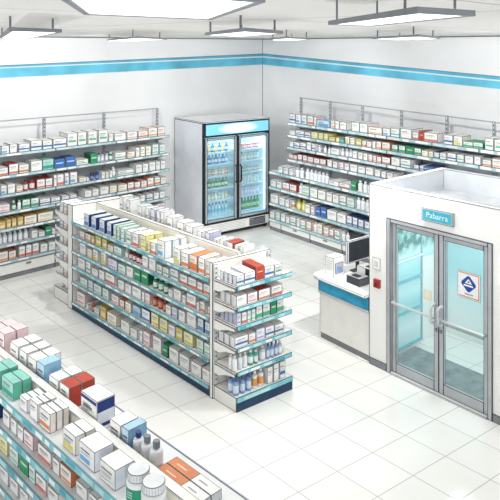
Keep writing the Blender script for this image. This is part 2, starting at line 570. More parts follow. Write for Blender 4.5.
class Unit:
    def __init__(self, name, O, u, n, mid, label, cat, group=None, kind=None):
        p = world(O, u, n, mid, 0)
        self.root = tag(empty(name, p), label, cat, group)
        g = frame(O, u, n)
        self.fm = lambda q, g=g, mid=mid: g(Vector((q.x - mid, q.y, q.z)))
    def mb(self):
        return MB(self.fm)
    def part(self, name, b, parent=None):
        return b.build(name, parent or self.root)

def shelf(U, s0, s1, y0, depth, z, ink, pal, strip_h=.045, tags=.16, th=.03):
    b = U.mb()
    b.box((s0, y0, z - th), (s1, y0 + depth, z), SHELF, ink, INKS)
    sh = U.part('shelf', b)
    b = U.mb()
    zz0, zz1 = z - strip_h, z + .006
    b.box((s0, y0 - .012, zz0), (s1, y0 - .001, zz1), pal[0], ink * .8, INKS)
    x = s0 + .03
    while x < s1 - .1:
        L = random.uniform(.6, 1.5) * tags
        L = min(L, s1 - .02 - x)
        m = random.choice([TAGW, pal[1], pal[2], TAGW, pal[1], TAGW])
        b.poly([(x, y0 - .0135, zz0 + .012), (x + L, y0 - .0135, zz0 + .012), (x + L, y0 - .0135, zz1 - .01), (x, y0 - .0135, zz1 - .01)], m)
        x += L + random.uniform(.2, .9) * tags
    U.part('price_strip', b, sh)
    return sh

def bracket(U, s, y0, depth, z, ink=.006):
    b = U.mb()
    b.prism([(y0 + .01, z - .035), (y0 + .01, z - .055), (y0 + depth * .45, z - .085), (y0 + depth * .8, z - .15), (y0 + depth, z - .15), (y0 + depth, z - .035)],
            'x', s, s + .012, mat('#d7d9da', .5, .04), INKS, ink)
    U.part('bracket', b)

def upright(U, s, y, z0, z1, w=.05, t=.035, pitch=.075, col=None, ink=.006):
    b = U.mb()
    b.box((s - w / 2, y, z0), (s + w / 2, y + t, z1), col or mat('#c9ccd0', .5, .03), ink, INKS)
    z = z0 + .05
    while z < z1 - .04:
        b.poly([(s - w * .17, y - .0015, z), (s + w * .17, y - .0015, z), (s + w * .17, y - .0015, z + pitch * .5), (s - w * .17, y - .0015, z + pitch * .5)], INK)
        z += pitch
    U.part('upright', b)

# left wall: three bays side by side
lz = UNITS['L'][3]
for k, (a, c) in enumerate(((-.93, .405), (.405, 1.715), (1.715, 3.05))):
    U = Unit('wall_shelving_bay', L_O, L_U, LN, (a + c) / 2,
             ['white wall shelving bay on the left wall, cut by the photo edge', 'white wall shelving bay in the middle of the left wall',
              'white wall shelving bay on the left wall, nearest the refrigerator'][k], 'shelf', 'bays of the left wall shelving')
    b = U.mb(); b.box((a, .44, 0), (c, .46, 2.26), PANEL, .012, INKS); U.part('back_panel', b)
    for i, z in enumerate(lz):
        shelf(U, a + .004, c - .004, 0, .44, z, .009, STRIPL, .05, .2)
        if k == 2: bracket(U, c - .015, 0, .44, z, .008)
    upright(U, c - .03, .405, 0.3, 2.82, ink=.009)
    if k == 0: upright(U, a + .03, .405, .3, 2.82, ink=.009)
    b = U.mb(); b.tube([(a, .42, 2.81), (c, .42, 2.81)], .013, mat('#a9acb0', .5, .03), 6); U.part('top_rail', b)
    b = U.mb(); b.box((a + .003, .012, .075), (c - .003, .43, .27), FIX, .011, INKS); bp = U.part('base_panel', b)
    b = U.mb(); b.box(((a + c) / 2 + .1, -.004, .2), ((a + c) / 2 + .19, .012, .225), KICK, .004, INK); U.part('handle', b, bp)
    b = U.mb(); b.box((a + .003, .03, 0), (c - .003, .42, .075), KICK, .008, INK); U.part('kick_plate', b)

# right wall: deep lower shelves, shallower upper shelves
ru, rl = UNITS['RU'][3], UNITS['RL'][3]
edges = [0., .40, 1.333, 2.258, 3.258, 4.28, 5.213, 6.15]
names = ['low shelving bay squeezed beside the refrigerator on the right wall', 'first tall shelving bay right of the refrigerator on the right wall',
         'second tall shelving bay right of the refrigerator on the right wall', 'third tall shelving bay on the right wall, behind the computer monitor',
         'tall shelving bay on the right wall behind the entrance booth corner', 'tall shelving bay on the right wall above the pale blue door sign',
         'tall shelving bay on the right wall at the photo edge']
for k in range(7):
    a, c = edges[k], edges[k + 1]
    U = Unit('wall_shelving_bay', R_O, R_U, RN, (a + c) / 2, names[k], 'shelf', 'bays of the right wall shelving')
    b = U.mb(); b.box((a, .625, 0), (c, .645, 1.34 if k == 0 else 2.48), PANEL, .012, INKS); U.part('back_panel', b)
    for z in rl:
        shelf(U, a + .004, c - .004, 0, .62, z, .009, STRIPL if z > 1.5 else [STRIP[1], STRIPL[0], STRIPL[1]], .06, .2)
    if k:
        for z in ru:
            shelf(U, a + .004, c - .004, .2, .42, z, .009, STRIPL, .06, .2)
            if k == 1: bracket(U, a + .004, .2, .42, z, .008)
        upright(U, a + .03, .585, .3, 3.04 - .022 * k, ink=.009)
        b = U.mb(); b.tube([(a, .6, 3.03 - .022 * k), (c, .6, 3.03 - .022 * (k + 1))], .013, mat('#a9acb0', .5, .03), 6); U.part('top_rail', b)
    b = U.mb(); b.box((a + .003, .012, .075), (c - .003, .61, .205), FIX, .011, INKS); bp = U.part('base_panel', b)
    if k:
        b = U.mb(); b.box(((a + c) / 2 - .05, -.004, .15), ((a + c) / 2 + .05, .012, .172), KICK, .004, INK); U.part('handle', b, bp)
    b = U.mb(); b.box((a + .003, .03, 0), (c - .003, .6, .075), KICK, .008, INK); U.part('kick_plate', b)

# island gondola
U = Unit('island_shelving', I_O, I_U, I_N, -ISL_LEN / 2, 'long white double-sided island shelving with navy base in the middle of the floor', 'shelf')
W = ISL_W
EP = .055
EF = .15
b = U.mb(); b.box((-ISL_LEN + EF, W / 2 - .03, .1), (-EP, W / 2 + .03, 1.65), CREAM, .007, INKS); U.part('spine_panel', b)
b = U.mb(); b.box((-EP, 0, 0), (0, W, 1.62), FIX, .007, INK); U.part('end_panel', b)
b = U.mb(); b.box((-ISL_LEN, 0, 0), (-ISL_LEN + EF, W, 1.66), FIX, .009, INK); U.part('end_panel', b)
b = U.mb(); b.box((-ISL_LEN + EF, .01, 0), (-EP, W - .01, .115), NAVYB, .006, INK); U.part('base', b)
for i, z in enumerate(UNITS['I'][3]):
    shelf(U, -ISL_LEN + EF + .004, -EP - .004, -.005, .41, z, .006, STRIP, .042, .13, .024)
# dark sheet standing in for the shade behind the lower goods
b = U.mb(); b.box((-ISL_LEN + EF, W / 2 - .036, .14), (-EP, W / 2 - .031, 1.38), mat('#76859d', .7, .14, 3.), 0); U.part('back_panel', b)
for z in (1.41, 1.0, .6, .135):
    b = U.mb(); b.box((-ISL_LEN + EF + .004, W / 2 + .035, z - .026), (-EP - .004, W + .005, z), SHELF, .006, INKS); U.part('shelf', b)
# near end shelves (face +u): own frame, along I_N, inward -I_U
for i, z in enumerate(UNITS['E'][3][:5]):
    b = U.mb(); b.box((.004, .02, z - .026), (.40, W - .02, z), FIX, .006, INK); sh = U.part('end_shelf', b)
    b = U.mb(); b.box((.401, .03, z - .046), (.413, W - .03, z + .006), STRIP[0], .005, INK)
    x = .06
    while x < W - .12:
        L = random.uniform(.08, .18)
        b.poly([(.4145, x, z - .036), (.4145, x + L, z - .036), (.4145, x + L, z - .006), (.4145, x, z - .006)], random.choice([TAGW, STRIP[1], STRIP[1], STRIP[2]]))
        x += L + random.uniform(.03, .1)
    U.part('price_strip', b, sh)
    for y in (.006, W - .018):
        b = U.mb()
        b.prism([(.39, z - .03), (.39, z - .05), (.24, z - .075), (.1, z - .13), (.004, z - .13), (.004, z - .03)], 'y', y, y + .012, FIX, INK, .005)
        U.part('bracket', b)
z = .16
b = U.mb(); b.box((.004, .02, .0), (.40, W - .02, z), FIX, .006, INK, side=FIX); sh = U.part('end_shelf', b)
b = U.mb(); b.box((.401, .02, .0), (.409, W - .02, .1), NAVYB, .005, INK); U.part('kick_plate', b)
b = U.mb(); b.box((.401, .02, .102), (.416, W - .02, .166), STRIP[0], .005, INK); b.poly([(.4175, .12, .115), (.4175, .5, .115), (.4175, .5, .15), (.4175, .12, .15)], STRIP[1]); U.part('price_strip', b, sh)
for y in (.035, W - .035):
    b = U.mb(); b.box((.001, y - .03, .17), (.02, y + .03, 1.6), mat('#dcdddd', .5, .03), .004, INKS)
    zz = .22
    while zz < 1.57:
        b.poly([(.0215, y - .008, zz), (.0215, y + .008, zz), (.0215, y + .008, zz + .025), (.0215, y - .008, zz + .025)], INK)
        zz += .055
    U.part('upright', b)
# far end shelves (seen from the side)
for i, z in enumerate((1.44, 1.19, .94, .67, .42)):
    b = U.mb(); b.box((-ISL_LEN - .5, .04, z - .026), (-ISL_LEN - .004, W - .04, z), FIX, .007, INK); U.part('end_shelf', b)
    b = U.mb()
    x = -ISL_LEN
    b.prism([(x - .5, z - .03), (x - .5, z + .035), (x - .47, z + .035), (x - .44, z + .005), (x - .004, z + .005), (x - .004, z - .13), (x - .1, z - .12), (x - .26, z - .085), (x - .4, z - .04)], 'y', .028, .04, FIX, INK, .007)
    U.part('bracket', b)
b = U.mb(); b.box((-ISL_LEN - .54, .03, 0), (-ISL_LEN - .004, W - .03, .2), FIX, .008, INK); U.part('end_shelf', b)

# foreground gondola, cut by the photo's corner
U = Unit('foreground_shelving', F_O, F_U, inw(F_U), 0, 'white double-sided shelving with cream top ledge in the near left corner', 'shelf')
FA, FB = -2.2, 1.75
b = U.mb(); b.box((FA, .20, .1), (FB, .255, 1.5), CREAM, .0035, INKS)
b.box((FA, .192, 1.5), (FB, .263, 1.512), FIX, .0035, INKS); U.part('spine_panel', b)
b = U.mb(); b.box((FA, .01, 0), (FB, .55, .11), NAVYB, .004, INK); U.part('base', b)
for i, z in enumerate([1.41, 1.165, .93, .695, .455, .135]):
    shelf(U, FA, FB, -.005, .2, z, .0035, STRIP, .05, .1, .024)
for z in (1.41, .9, .45, .135):
    b = U.mb(); b.box((FA, .26, z - .024), (FB, .56, z), SHELF, .0035, INKS)
    b.box((FA, .56, z - .04), (FB, .57, z + .004), mat('#b9c9dc', .5, .05), .003, INKS); U.part('shelf', b)

# ------------------------------------------------------------------ refrigerator
fu = dirv(36); fn = inw(fu); FO = (-.996, 13.856)
U = Unit('display_refrigerator', FO, fu, fn, .9, 'tall white two-door glass display refrigerator full of drinks in the corner', 'refrigerator')
FW, FD, FH = 1.793, 1.28, 2.51
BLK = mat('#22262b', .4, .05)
FSIDE = mat('#e3e7ee', .5, .06, 1.5)
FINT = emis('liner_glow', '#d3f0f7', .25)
b = U.mb()
b.box((0, 0.07, .1), (.06, FD, FH), FSIDE, .01, INK)
b.box((FW - .06, 0.07, .1), (FW, FD, FH), FSIDE, .01, INK)
b.box((.06, FD - .05, .1), (FW - .06, FD, FH), FSIDE, 0)
b.box((0, 0.0, FH), (FW, FD, FH + .03), mat('#ffffff', .6, 0), .012, INK)
b.box((.06, .07, .30), (FW - .06, FD - .05, .34), FSIDE, 0)
b.box((.06, .07, 2.2), (FW - .06, FD - .05, FH), FSIDE, 0)
U.part('cabinet', b)
b = U.mb()
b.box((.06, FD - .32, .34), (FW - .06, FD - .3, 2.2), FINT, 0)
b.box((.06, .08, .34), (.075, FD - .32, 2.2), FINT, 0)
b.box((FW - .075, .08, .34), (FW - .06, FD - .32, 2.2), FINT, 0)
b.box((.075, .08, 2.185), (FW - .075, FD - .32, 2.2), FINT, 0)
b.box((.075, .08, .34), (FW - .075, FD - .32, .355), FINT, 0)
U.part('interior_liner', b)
# illuminated header
b = U.mb(); b.box((0, 0, 2.2), (FW, .068, FH), BLK, 0); hd = U.part('header_frame', b)
m = bpy.data.materials.new('header_lightbox'); m.use_nodes = True
nt = m.node_tree; pb = nt.nodes['Principled BSDF']
tcn = nt.nodes.new('ShaderNodeTexCoord'); mp = nt.nodes.new('ShaderNodeMapping')
gr = nt.nodes.new('ShaderNodeTexGradient'); gr.gradient_type = 'SPHERICAL'
mp.inputs['Location'].default_value = (-1.1, -1.0, -.9); mp.inputs['Scale'].default_value = (2.2, 2.0, 1.8)
rp = nt.nodes.new('ShaderNodeValToRGB')
rp.color_ramp.elements[0].color = (*lin('#7cc3e2'), 1); rp.color_ramp.elements[0].position = .0
rp.color_ramp.elements[1].color = (*lin('#f6fcff'), 1); rp.color_ramp.elements[1].position = .55
nt.links.new(tcn.outputs['Generated'], mp.inputs[0]); nt.links.new(mp.outputs[0], gr.inputs[0]); nt.links.new(gr.outputs['Fac'], rp.inputs[0])
nt.links.new(rp.outputs[0], pb.inputs['Base Color']); nt.links.new(rp.outputs[0], pb.inputs['Emission Color']); pb.inputs['Emission Strength'].default_value = .55
b = U.mb(); b.box((.05, -.008, 2.245), (FW - .04, .0, FH - .03), m, 0); U.part('header_panel', b, hd)
GLASSF = glass('refrigerator_glass', '#f2fbff', .93, '#dff3fa')
MET = mat('#b4b9bf', .35, .03, metal=.3)
LED = emis('refrigerator_led', '#e9faff', 2.2)
mid = FW / 2
for k, (a, c) in enumerate(((.03, mid - .03), (mid + .03, FW - .03))):
    b = U.mb()
    z0, z1, t = .335, 2.185, .06
    for lo, hi in (((a, 0, z0), (a + t, .05, z1)), ((c - t, 0, z0), (c, .05, z1)), ((a + t, 0, z0), (c - t, .05, z0 + t)), ((a + t, 0, z1 - t), (c - t, .05, z1))):
        b.box(lo, hi, MET, .009, INK)
    dr = U.part('door', b)
    b = U.mb(); b.box((a + t, .02, z0 + t), (c - t, .026, z1 - t), GLASSF, 0); U.part('glass_pane', b, dr)
    hx = (c - .03) if k == 0 else (a + .03)
    b = U.mb(); b.tube([(hx, -.002, 1.15), (hx, -.05, 1.18), (hx, -.05, 1.5), (hx, -.002, 1.53)], .018, BLK, 8); U.part('handle', b, dr)
    b = U.mb()
    lx = c - t - .035
    if k: b.box((lx, .06, .42), (lx + .035, .075, 2.1), LED, 0); U.part('light_strip', b)
    for z in (1.84, 1.58, 1.32, 1.05, .78, .455):
        b = U.mb(); b.box((a + .05, .14, z - .03), (c - .05, FD - .33, z), mat('#f6fcfd', .4, .0), .004, INKL); U.part('shelf', b)
b = U.mb()
b.box((0, .05, .335), (FW, .0695, 2.19), BLK, 0) if False else None
b.box((mid - .028, .0, .335), (mid + .028, .06, 2.19), BLK, 0)
b.box((0, .0, .30), (FW, .068, .333), BLK, 0)
b.box((0, .0, .333), (.028, .068, 2.195), BLK, 0)
b.box((FW - .028, .0, .333), (FW, .068, 2.195), BLK, 0)
U.part('door_surround', b)
b = U.mb(); b.box((.0, .01, .085), (FW, .068, .30), FIX, .009, INK)
for q in range(5):
    z = .115 + q * .035
    b.poly([(.06, .008, z), (FW * .62, .008, z), (FW * .62, .008, z + .006), (.06, .008, z + .006)], INKL)
gp = U.part('grille_panel', b)
b = U.mb(); b.box((FW * .68, -.002, .11), (FW * .93, .009, .275), KICK, .008, INK)
for q in range(6):
    z = .125 + q * .02
    b.poly([(FW * .69, -.004, z), (FW * .92, -.004, z), (FW * .92, -.004, z + .008), (FW * .69, -.004, z + .008)], INK)
b.poly([(FW * .74, -.005, .25), (FW * .9, -.005, .25), (FW * .9, -.005, .27), (FW * .74, -.005, .27)], BLK)
U.part('vent', b, gp)
b = U.mb(); b.box((.03, .06, .03), (FW - .03, FD - .04, .085), BLK, 0); U.part('plinth', b)
for x in (.08, FW - .08):
    for y in (.1, FD - .1):
        b = U.mb(); b.lathe([(0, 0, BLK), (.04, 0, BLK), (.04, .03, BLK), (0, .03, BLK)], (x, y, 0), 10); U.part('foot', b)

# drinks, row by row (left door / right door)
def drink(s, y, z, r, h, body, cap, lab, label, group, can=False):
    b = MB()
    mb_, mc, ml = K(body, .3), K(cap, .4), K(lab, .5)
    if can:
        b.lathe([(0, 0, INKS), (r * .9, 0, mc), (r, h * .06, mb_), (r, h * .3, ml), (r, h * .6, mb_), (r, h * .93, mc), (r * .8, h, mc), (0, h, mc)], seg=10)
    else:
        b.lathe([(0, 0, INKS), (r, 0, mb_), (r, h * .2, ml), (r, h * .5, mb_), (r, h * .62, mb_), (r * .38, h * .82, mb_), (r * .38, h * .86, mc), (r * .45, h * .86, mc), (r * .45, h, mc), (0, h, mc)], seg=10)
    p = world(FO, fu, fn, s, y, z + .0005)
    o = b.build('drink_can' if can else 'drink_bottle', None, p, 0, True)
    tag(o, label, 'can' if can else 'bottle', group)
DR = [
  [('#3f6fb4', '#22397c', '#dfe8f2', 'blue', .2, 0), ('#d9b64a', '#5a7a4a', '#f0ead0', 'yellow', .2, 0)],
  [('#5c86c0', '#24407f', '#e6ecf4', 'pale blue', .2, 0), ('#9fb3c9', '#5f6f86', '#eef2f5', 'grey blue', .2, 0)],
  [('#e0a070', '#d8d8d8', '#f4e3d3', 'orange', .13, 1), ('#e6dccb', '#d8d8d8', '#f5f0e6', 'cream', .13, 1)],
  [('#3d8f5a', '#2d5f3f', '#e3e6c8', 'green', .2, 0), ('#6fae6a', '#b9793f', '#eef0dc', 'light green', .2, 0)],
  [('#e9d48a', '#f0f0ea', '#f7f2da', 'pale yellow', .15, 0), ('#e7eaec', '#c8ccd0', '#f7f7f4', 'white', .15, 0)],
  [('#c5e3ee', '#2a4f9c', '#8fc7e0', 'clear water', .25, 0), ('#d3ebf2', '#2f57a6', '#a9d6e8', 'blue-capped water', .25, 0)]]
DR2 = [
  [('#e6a9ad', '#c9606a', '#f6e4e4', 'pink', .12, 1), ('#d97d84', '#d8d8d8', '#f2dada', 'rose', .12, 1)],
  [('#b9c6b6', '#7d8f80', '#eef1ea', 'grey green', .18, 0), ('#d7dcd8', '#8e9a94', '#f3f4f1', 'pale grey', .18, 0)],
  [('#e8b98f', '#d8d8d8', '#f5e6d8', 'orange', .11, 1), ('#8fbfd9', '#d8d8d8', '#e0eef5', 'light blue', .11, 1)],
  [('#dfe8e2', '#7fae93', '#f5f7f4', 'white green', .2, 0), ('#eceeec', '#9fb8a8', '#d6e6dc', 'white', .2, 0)],
  [('#d6d6ea', '#9a9cc6', '#f0f0f6', 'lavender', .2, 0), ('#e6e2ee', '#b0a6c8', '#f5f2f7', 'pale lavender', .2, 0)],
  [('#3f9a62', '#2a6a44', '#cfe6c8', 'green', .26, 0), ('#57ad66', '#2d7048', '#b8dca8', 'bright green', .26, 0)]]
zsh = (1.84, 1.58, 1.32, 1.05, .78, .455)
for side, (T, a, c) in enumerate(((DR, .12, mid - .14), (DR2, mid + .12, FW - .16))):
    for i, z in enumerate(zsh):
        n = 7
        for q in range(n):
            body, cap, lab, words, h, can = T[i][(q * 3 + i) % 2 if q % 3 else (q + i) % 2]
            s = a + (c - a) * (q + .5) / n
            lb = '%s %s, %s from left on %s shelf behind %s refrigerator door' % (words, 'can' if can else 'bottle', ordw(q),
                 'top' if i == 0 else ('bottom' if i == 5 else ORD[i]), ('left', 'right')[side])
            drink(s, .2, z, .04, h, body, cap, lab, lb, 'drinks in the refrigerator', can)
            
# ------------------------------------------------------------------ service counter
CO = (.982, 9.246)
CU = (.6172, -.7868); CN = (.7868, .6172)
U = Unit('service_counter', CO, CU, CN, .48, 'white service counter with blue band beside the entrance booth', 'counter')
CL, CD = .955, .8
BLUEC = mat('#3aa6cf', .5, .14, 5.)
b = U.mb(); b.box((.02, .02, .075), (CL, CD, .86), FIX, .007, INKS); U.part('body', b)
b = U.mb(); b.box((.02, .004, .68), (CL, .02, .85), BLUEC, .005, INK)
b.box((.004, .004, .68), (.02, CD, .85), BLUEC, .005, INK); U.part('blue_band', b)
b = U.mb(); b.tube([(.0, CD, .665), (.0, .01, .665), (.01, 0, .665), (CL, 0, .665)], .016, mat('#c9ccd0', .4, .03), 8); U.part('trim_rail', b)
b = U.mb()
pl = [(-.09, CD), (-.09, .05), (-.075, -.01), (-.04, -.05), (.03, -.07), (CL, -.07), (CL, CD)]
b.prism(pl, 'z', .86, .90, WHITE, INK, .005); U.part('worktop', b)
b = U.mb(); b.box((.03, .03, 0), (CL, CD - .02, .075), KICK, .006, INK); U.part('kick_plate', b)

def cnt(s, v): return world(CO, CU, CN, s, v, .901)
crz = math.atan2(CU[1], CU[0])
PAPER = mat('#f4f4f1', .6, .02)
DARK = mat('#3c4046', .5, .06)
# receipt printer
r = tag(empty('label_printer', cnt(.16, .07), crz), 'white label printer with blue paper slot on the counter', 'printer')
b = MB(); b.box((-.075, 0, 0), (.08, .22, .28), PAPER, .005, INKS)
for q in range(5): b.poly([(-.05, -.002, .1 + q * .03), (.05, -.002, .1 + q * .03), (.05, -.002, .106 + q * .03), (-.05, -.002, .106 + q * .03)], INKL)
b.build('housing', r)
b = MB(); b.box((.0805, .03, .05), (.09, .19, .2), mat('#b9bdc4', .5, .04), .005, INK); b.build('slot', r)
b = MB(); b.poly([(.0915, .04, .06), (.0915, .18, .06), (.0915, .16, .13), (.0915, .06, .15)], mat('#7f9ccb', .6, .06)); b.build('paper', r)
# monitor: screen faces the near right
r = tag(empty('computer_monitor', cnt(.26, .56), crz), 'computer monitor with dark screen and pale frame on the counter', 'monitor')
b = MB(); b.box((-.02, -.24, .15), (.02, .25, .48), mat('#d9dbde', .5, .04), .006, INK); b.build('housing', r)
b = MB(); b.box((.0202, -.215, .175), (.024, .23, .458), mat('#33383f', .3, .12, 6.), .004, INK); b.build('screen', r)
b = MB(); b.box((-.03, -.02, .015), (-.0205, .05, .2), DARK, 0); b.box((-.03, -.02, .015), (.03, .05, .06), DARK, 0); b.build('neck', r)
b = MB(); b.box((-.08, -.09, 0), (.1, .12, .015), DARK, .004, INK); b.build('stand', r)
# cash drawer / card terminal / receipt printer
r = tag(empty('card_terminal', cnt(.585, .1), crz), 'low dark grey card terminal at the front of the counter', 'terminal')
b = MB(); b.box((-.12, 0, 0), (.12, .2, .105), mat('#85888c', .5, .05), .005, INK, front=DARK, side=mat('#5d6167', .5, .05), top=mat('#c3c6c9', .5, .04)); b.build('housing', r)
b = MB(); b.box((-.06, .03, .1055), (.06, .12, .112), DARK, .003, INK); b.build('keypad', r)
r = tag(empty('receipt_printer', cnt(.56, .36), crz), 'white receipt printer with black front behind the card terminal', 'printer')
b = MB(); b.box((-.14, 0, 0), (.15, .2, .17), PAPER, .005, INK, side=DARK); b.build('housing', r)
b = MB(); b.box((.03, -.012, .03), (.148, -.001, .165), mat('#202328', .4, .05), .004, INK); b.build('front_cover', r)
b = MB(); b.box((-.02, .05, .1705), (.1, .13, .178), mat('#202328', .4, .05), .003, INK); b.build('paper_slot', r)
r = tag(empty('desk_telephone', cnt(.60, .64), crz), 'small black telephone on the counter beside the monitor', 'telephone')
b = MB(); b.box((-.07, 0, 0), (.07, .12, .07), mat('#26292e', .4, .05), .004, INK); b.build('base', r)
b = MB(); b.box((-.09, .02, .072), (.09, .06, .105), mat('#202328', .4, .05), .004, INK); b.build('handset', r)

# ------------------------------------------------------------------ entrance booth
vfm = frame(V_O, V_U, VN)
VR = Vector((*V_O, 0))
def V(): return MB(lambda p: VR + vfm(p))
BH, T = 2.38, .1
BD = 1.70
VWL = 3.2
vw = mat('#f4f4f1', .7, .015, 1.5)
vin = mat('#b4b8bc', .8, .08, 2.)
def struct(name, b, parent=None):
    return st(b.build(name, parent)) if parent is None else b.build(name, parent)
D0, D1, DZ = .285, 1.735, 1.985
b = V()
def wbox(lo, hi, **k): b.box(lo, hi, vw, .007, INKS, **k)
b.box((0, 0, 0), (D0, T, BH), vw, 0)
b.box((D1, 0, 0), (VWL, T, BH), vw, 0)
b.box((D0, 0, DZ), (D1, T, BH), vw, 0)
struct('wall_front', b)
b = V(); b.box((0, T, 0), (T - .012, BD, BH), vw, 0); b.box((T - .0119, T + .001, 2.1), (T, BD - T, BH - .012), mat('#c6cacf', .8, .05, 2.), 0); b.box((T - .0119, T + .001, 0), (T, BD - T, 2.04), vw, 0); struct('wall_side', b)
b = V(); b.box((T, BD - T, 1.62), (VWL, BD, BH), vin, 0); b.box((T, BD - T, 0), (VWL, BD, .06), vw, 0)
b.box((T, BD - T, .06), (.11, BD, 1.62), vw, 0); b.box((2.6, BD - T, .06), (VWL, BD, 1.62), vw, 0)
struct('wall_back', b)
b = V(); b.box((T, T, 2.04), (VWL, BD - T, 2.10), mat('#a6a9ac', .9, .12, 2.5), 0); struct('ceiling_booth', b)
# ink-like caulk lines along the booth's edges
b = V()
for P in ([(0, 0, 0), (0, 0, BH)], [(0, 0, BH), (VWL, 0, BH)], [(0, 0, BH), (0, BD, BH)], [(T, T, BH), (VWL, T, BH)], [(T, T, BH), (T, BD - T, BH)],
          [(T, BD - T, BH), (VWL, BD - T, BH)], [(T, BD - T, 2.1), (T, BD - T, BH)], [(0, BD, BH), (VWL, BD, BH)], [(D0, -.002, 0), (D0, -.002, DZ)], [(D1, -.002, 0), (D1, -.002, DZ)], [(D0, -.002, DZ), (D1, -.002, DZ)]):
    b.tube(P, .005, INKS, 5)
struct('trim_5', b)
b = V(); b.box((0, -.012, 0), (D0 - .005, -.001, .09), KICK, .006, INK); b.box((D1 + .005, -.012, 0), (VWL, -.001, .09), KICK, .006, INK); struct('baseboard_front', b)
ALU = mat('#b9bcbf', .4, .05, 6., metal=.15)
ALUD = mat('#8d9195', .45, .05, 6., metal=.15)
b = V()
b.box((D0, -.015, 0), (D0 + .06, T, DZ), ALU, .007, INK)
b.box((D1 - .055, -.015, 0), (D1, T, DZ), ALU, .007, INK)
b.box((D0 + .06, -.015, DZ - .05), (D1 - .055, T, DZ), ALU, .007, INK)
b.box((D0 + .061, -.03, 0), (D1 - .056, T, .02), mat('#dcdedd', .4, .03), .005, INKS)
struct('trim_6', b)
GL = glass('door_glass', '#f5fcfc', .92, '#e3f6f7', .02)
for k, (a, c) in enumerate(((D0 + .064, 1.030), (1.036, D1 - .059))):
    z0, z1 = .022, DZ - .053
    w, rb, rt = .062, .125, .06
    b = V()
    for lo, hi in (((a, .02, z0), (a + w, .065, z1)), ((c - w, .02, z0), (c, .065, z1)), ((a + w, .02, z0), (c - w, .065, z0 + rb)), ((a + w, .02, z1 - rt), (c - w, .065, z1))):
        b.box(lo, hi, ALU, .006, INK)
    d = st(b.build('door_%d' % (k + 1)))
    tag(d, ['left leaf of the grey metal framed glass entrance door', 'right leaf of the glass entrance door, with blue emblem sticker'][k], 'door')
    b = V(); b.box((a + w, .04, z0 + rb), (c - w, .046, z1 - rt), GL, 0); b.build('glass_pane', d)
    b = V(); b.tube([(a + .03, .018, .925), (a + .03, -.03, .925), (c - .03, -.03, .925), (c - .03, .018, .925)], .016, mat('#c3c6c8', .3, .03, metal=.2), 8); b.build('push_bar', d)
    hx = c - .045 if k == 0 else a + .045
    b = V(); b.tube([(hx, .018, .86), (hx, -.05, .865), (hx, -.075, .89), (hx, -.075, 1.05), (hx, -.05, 1.075), (hx, .018, 1.08)], .017, mat('#cfd2d4', .3, .03, metal=.2), 8); b.build('pull_handle', d)
    hx2 = c - .03 if k == 0 else a + .03
    b = V(); b.box((hx2 - .014, .012, .75), (hx2 + .014, .02, .79), ALUD, .004, INK); b.build('lock', d)
# sticker with emblem on the right leaf, facing the shop
sx, sy, sz = 1.277, .0385, 1.262
vrz = math.atan2(V_U[1], V_U[0])
r = tag(empty('door_sticker', world(V_O, V_U, VN, sx + .145, sy, sz), vrz), 'square white sticker with blue rounded emblem on the right door glass', 'sticker')
b = MB(); b.box((-.145, -.002, 0), (.145, .0, .31), PAPER, .004, INK); b.build('card', r)
OR = mat('#d98a6e', .6, .05)
b = MB()
for x0, x1, z0, z1 in ((-.13, .13, .013, .025), (-.13, .13, .285, .297), (.118, .13, .025, .285)):
    b.poly([(x0, -.0032, z0), (x1, -.0032, z0), (x1, -.0032, z1), (x0, -.0032, z1)], OR)
b.build('border_line', r)
EB = mat('#1f4fa6', .6, .05)
def rounded(cx, cz, R, rr, rot, n=6):
    pts = []
    for q in range(4):
        a0 = rot + q * PI / 2
        ccx, ccz = cx + (R - rr * 1.414) * math.cos(a0), cz + (R - rr * 1.414) * math.sin(a0)
        for t in range(n + 1):
            aa = a0 - PI / 4 + PI / 2 * t / n
            pts.append((ccx + rr * math.cos(aa), ccz + rr * math.sin(aa)))
    return pts
def flat(pts, y, m, name, par):
    b = MB(); b.poly([(p[0], y, p[1]) for p in pts], m); return b.build(name, par)
em = flat(rounded(-.005, .172, .105, .03, PI / 2), -.0036, EB, 'emblem', r)
flat([(-.052, .176), (.042, .176), (-.004, .236)], -.0044, PAPER, 'white_triangle', em)
flat([(-.022, .19), (.014, .19), (-.004, .213)], -.0052, EB, 'blue_triangle', em)
flat([(-.07, .143), (.058, .143), (.048, .162), (-.06, .162)], -.0044, PAPER, 'white_bar', em)
b = MB()
for q in range(7): b.poly([(-.055 + q * .016, -.0036, .047), (-.043 + q * .016, -.0036, .047), (-.043 + q * .016, -.0036, .06), (-.055 + q * .016, -.0036, .06)], EB)
b.build('caption_line', r)
o = MB(); o.box((-.055, -.002, 0), (.055, 0, .11), mat('#efe6c6', .6, .05), .003, INKL)
tag(o.build('paper_notice', None, world(V_O, V_U, VN, .868, .0385, 1.09), vrz), 'small cream paper notice on the left door glass', 'notice')
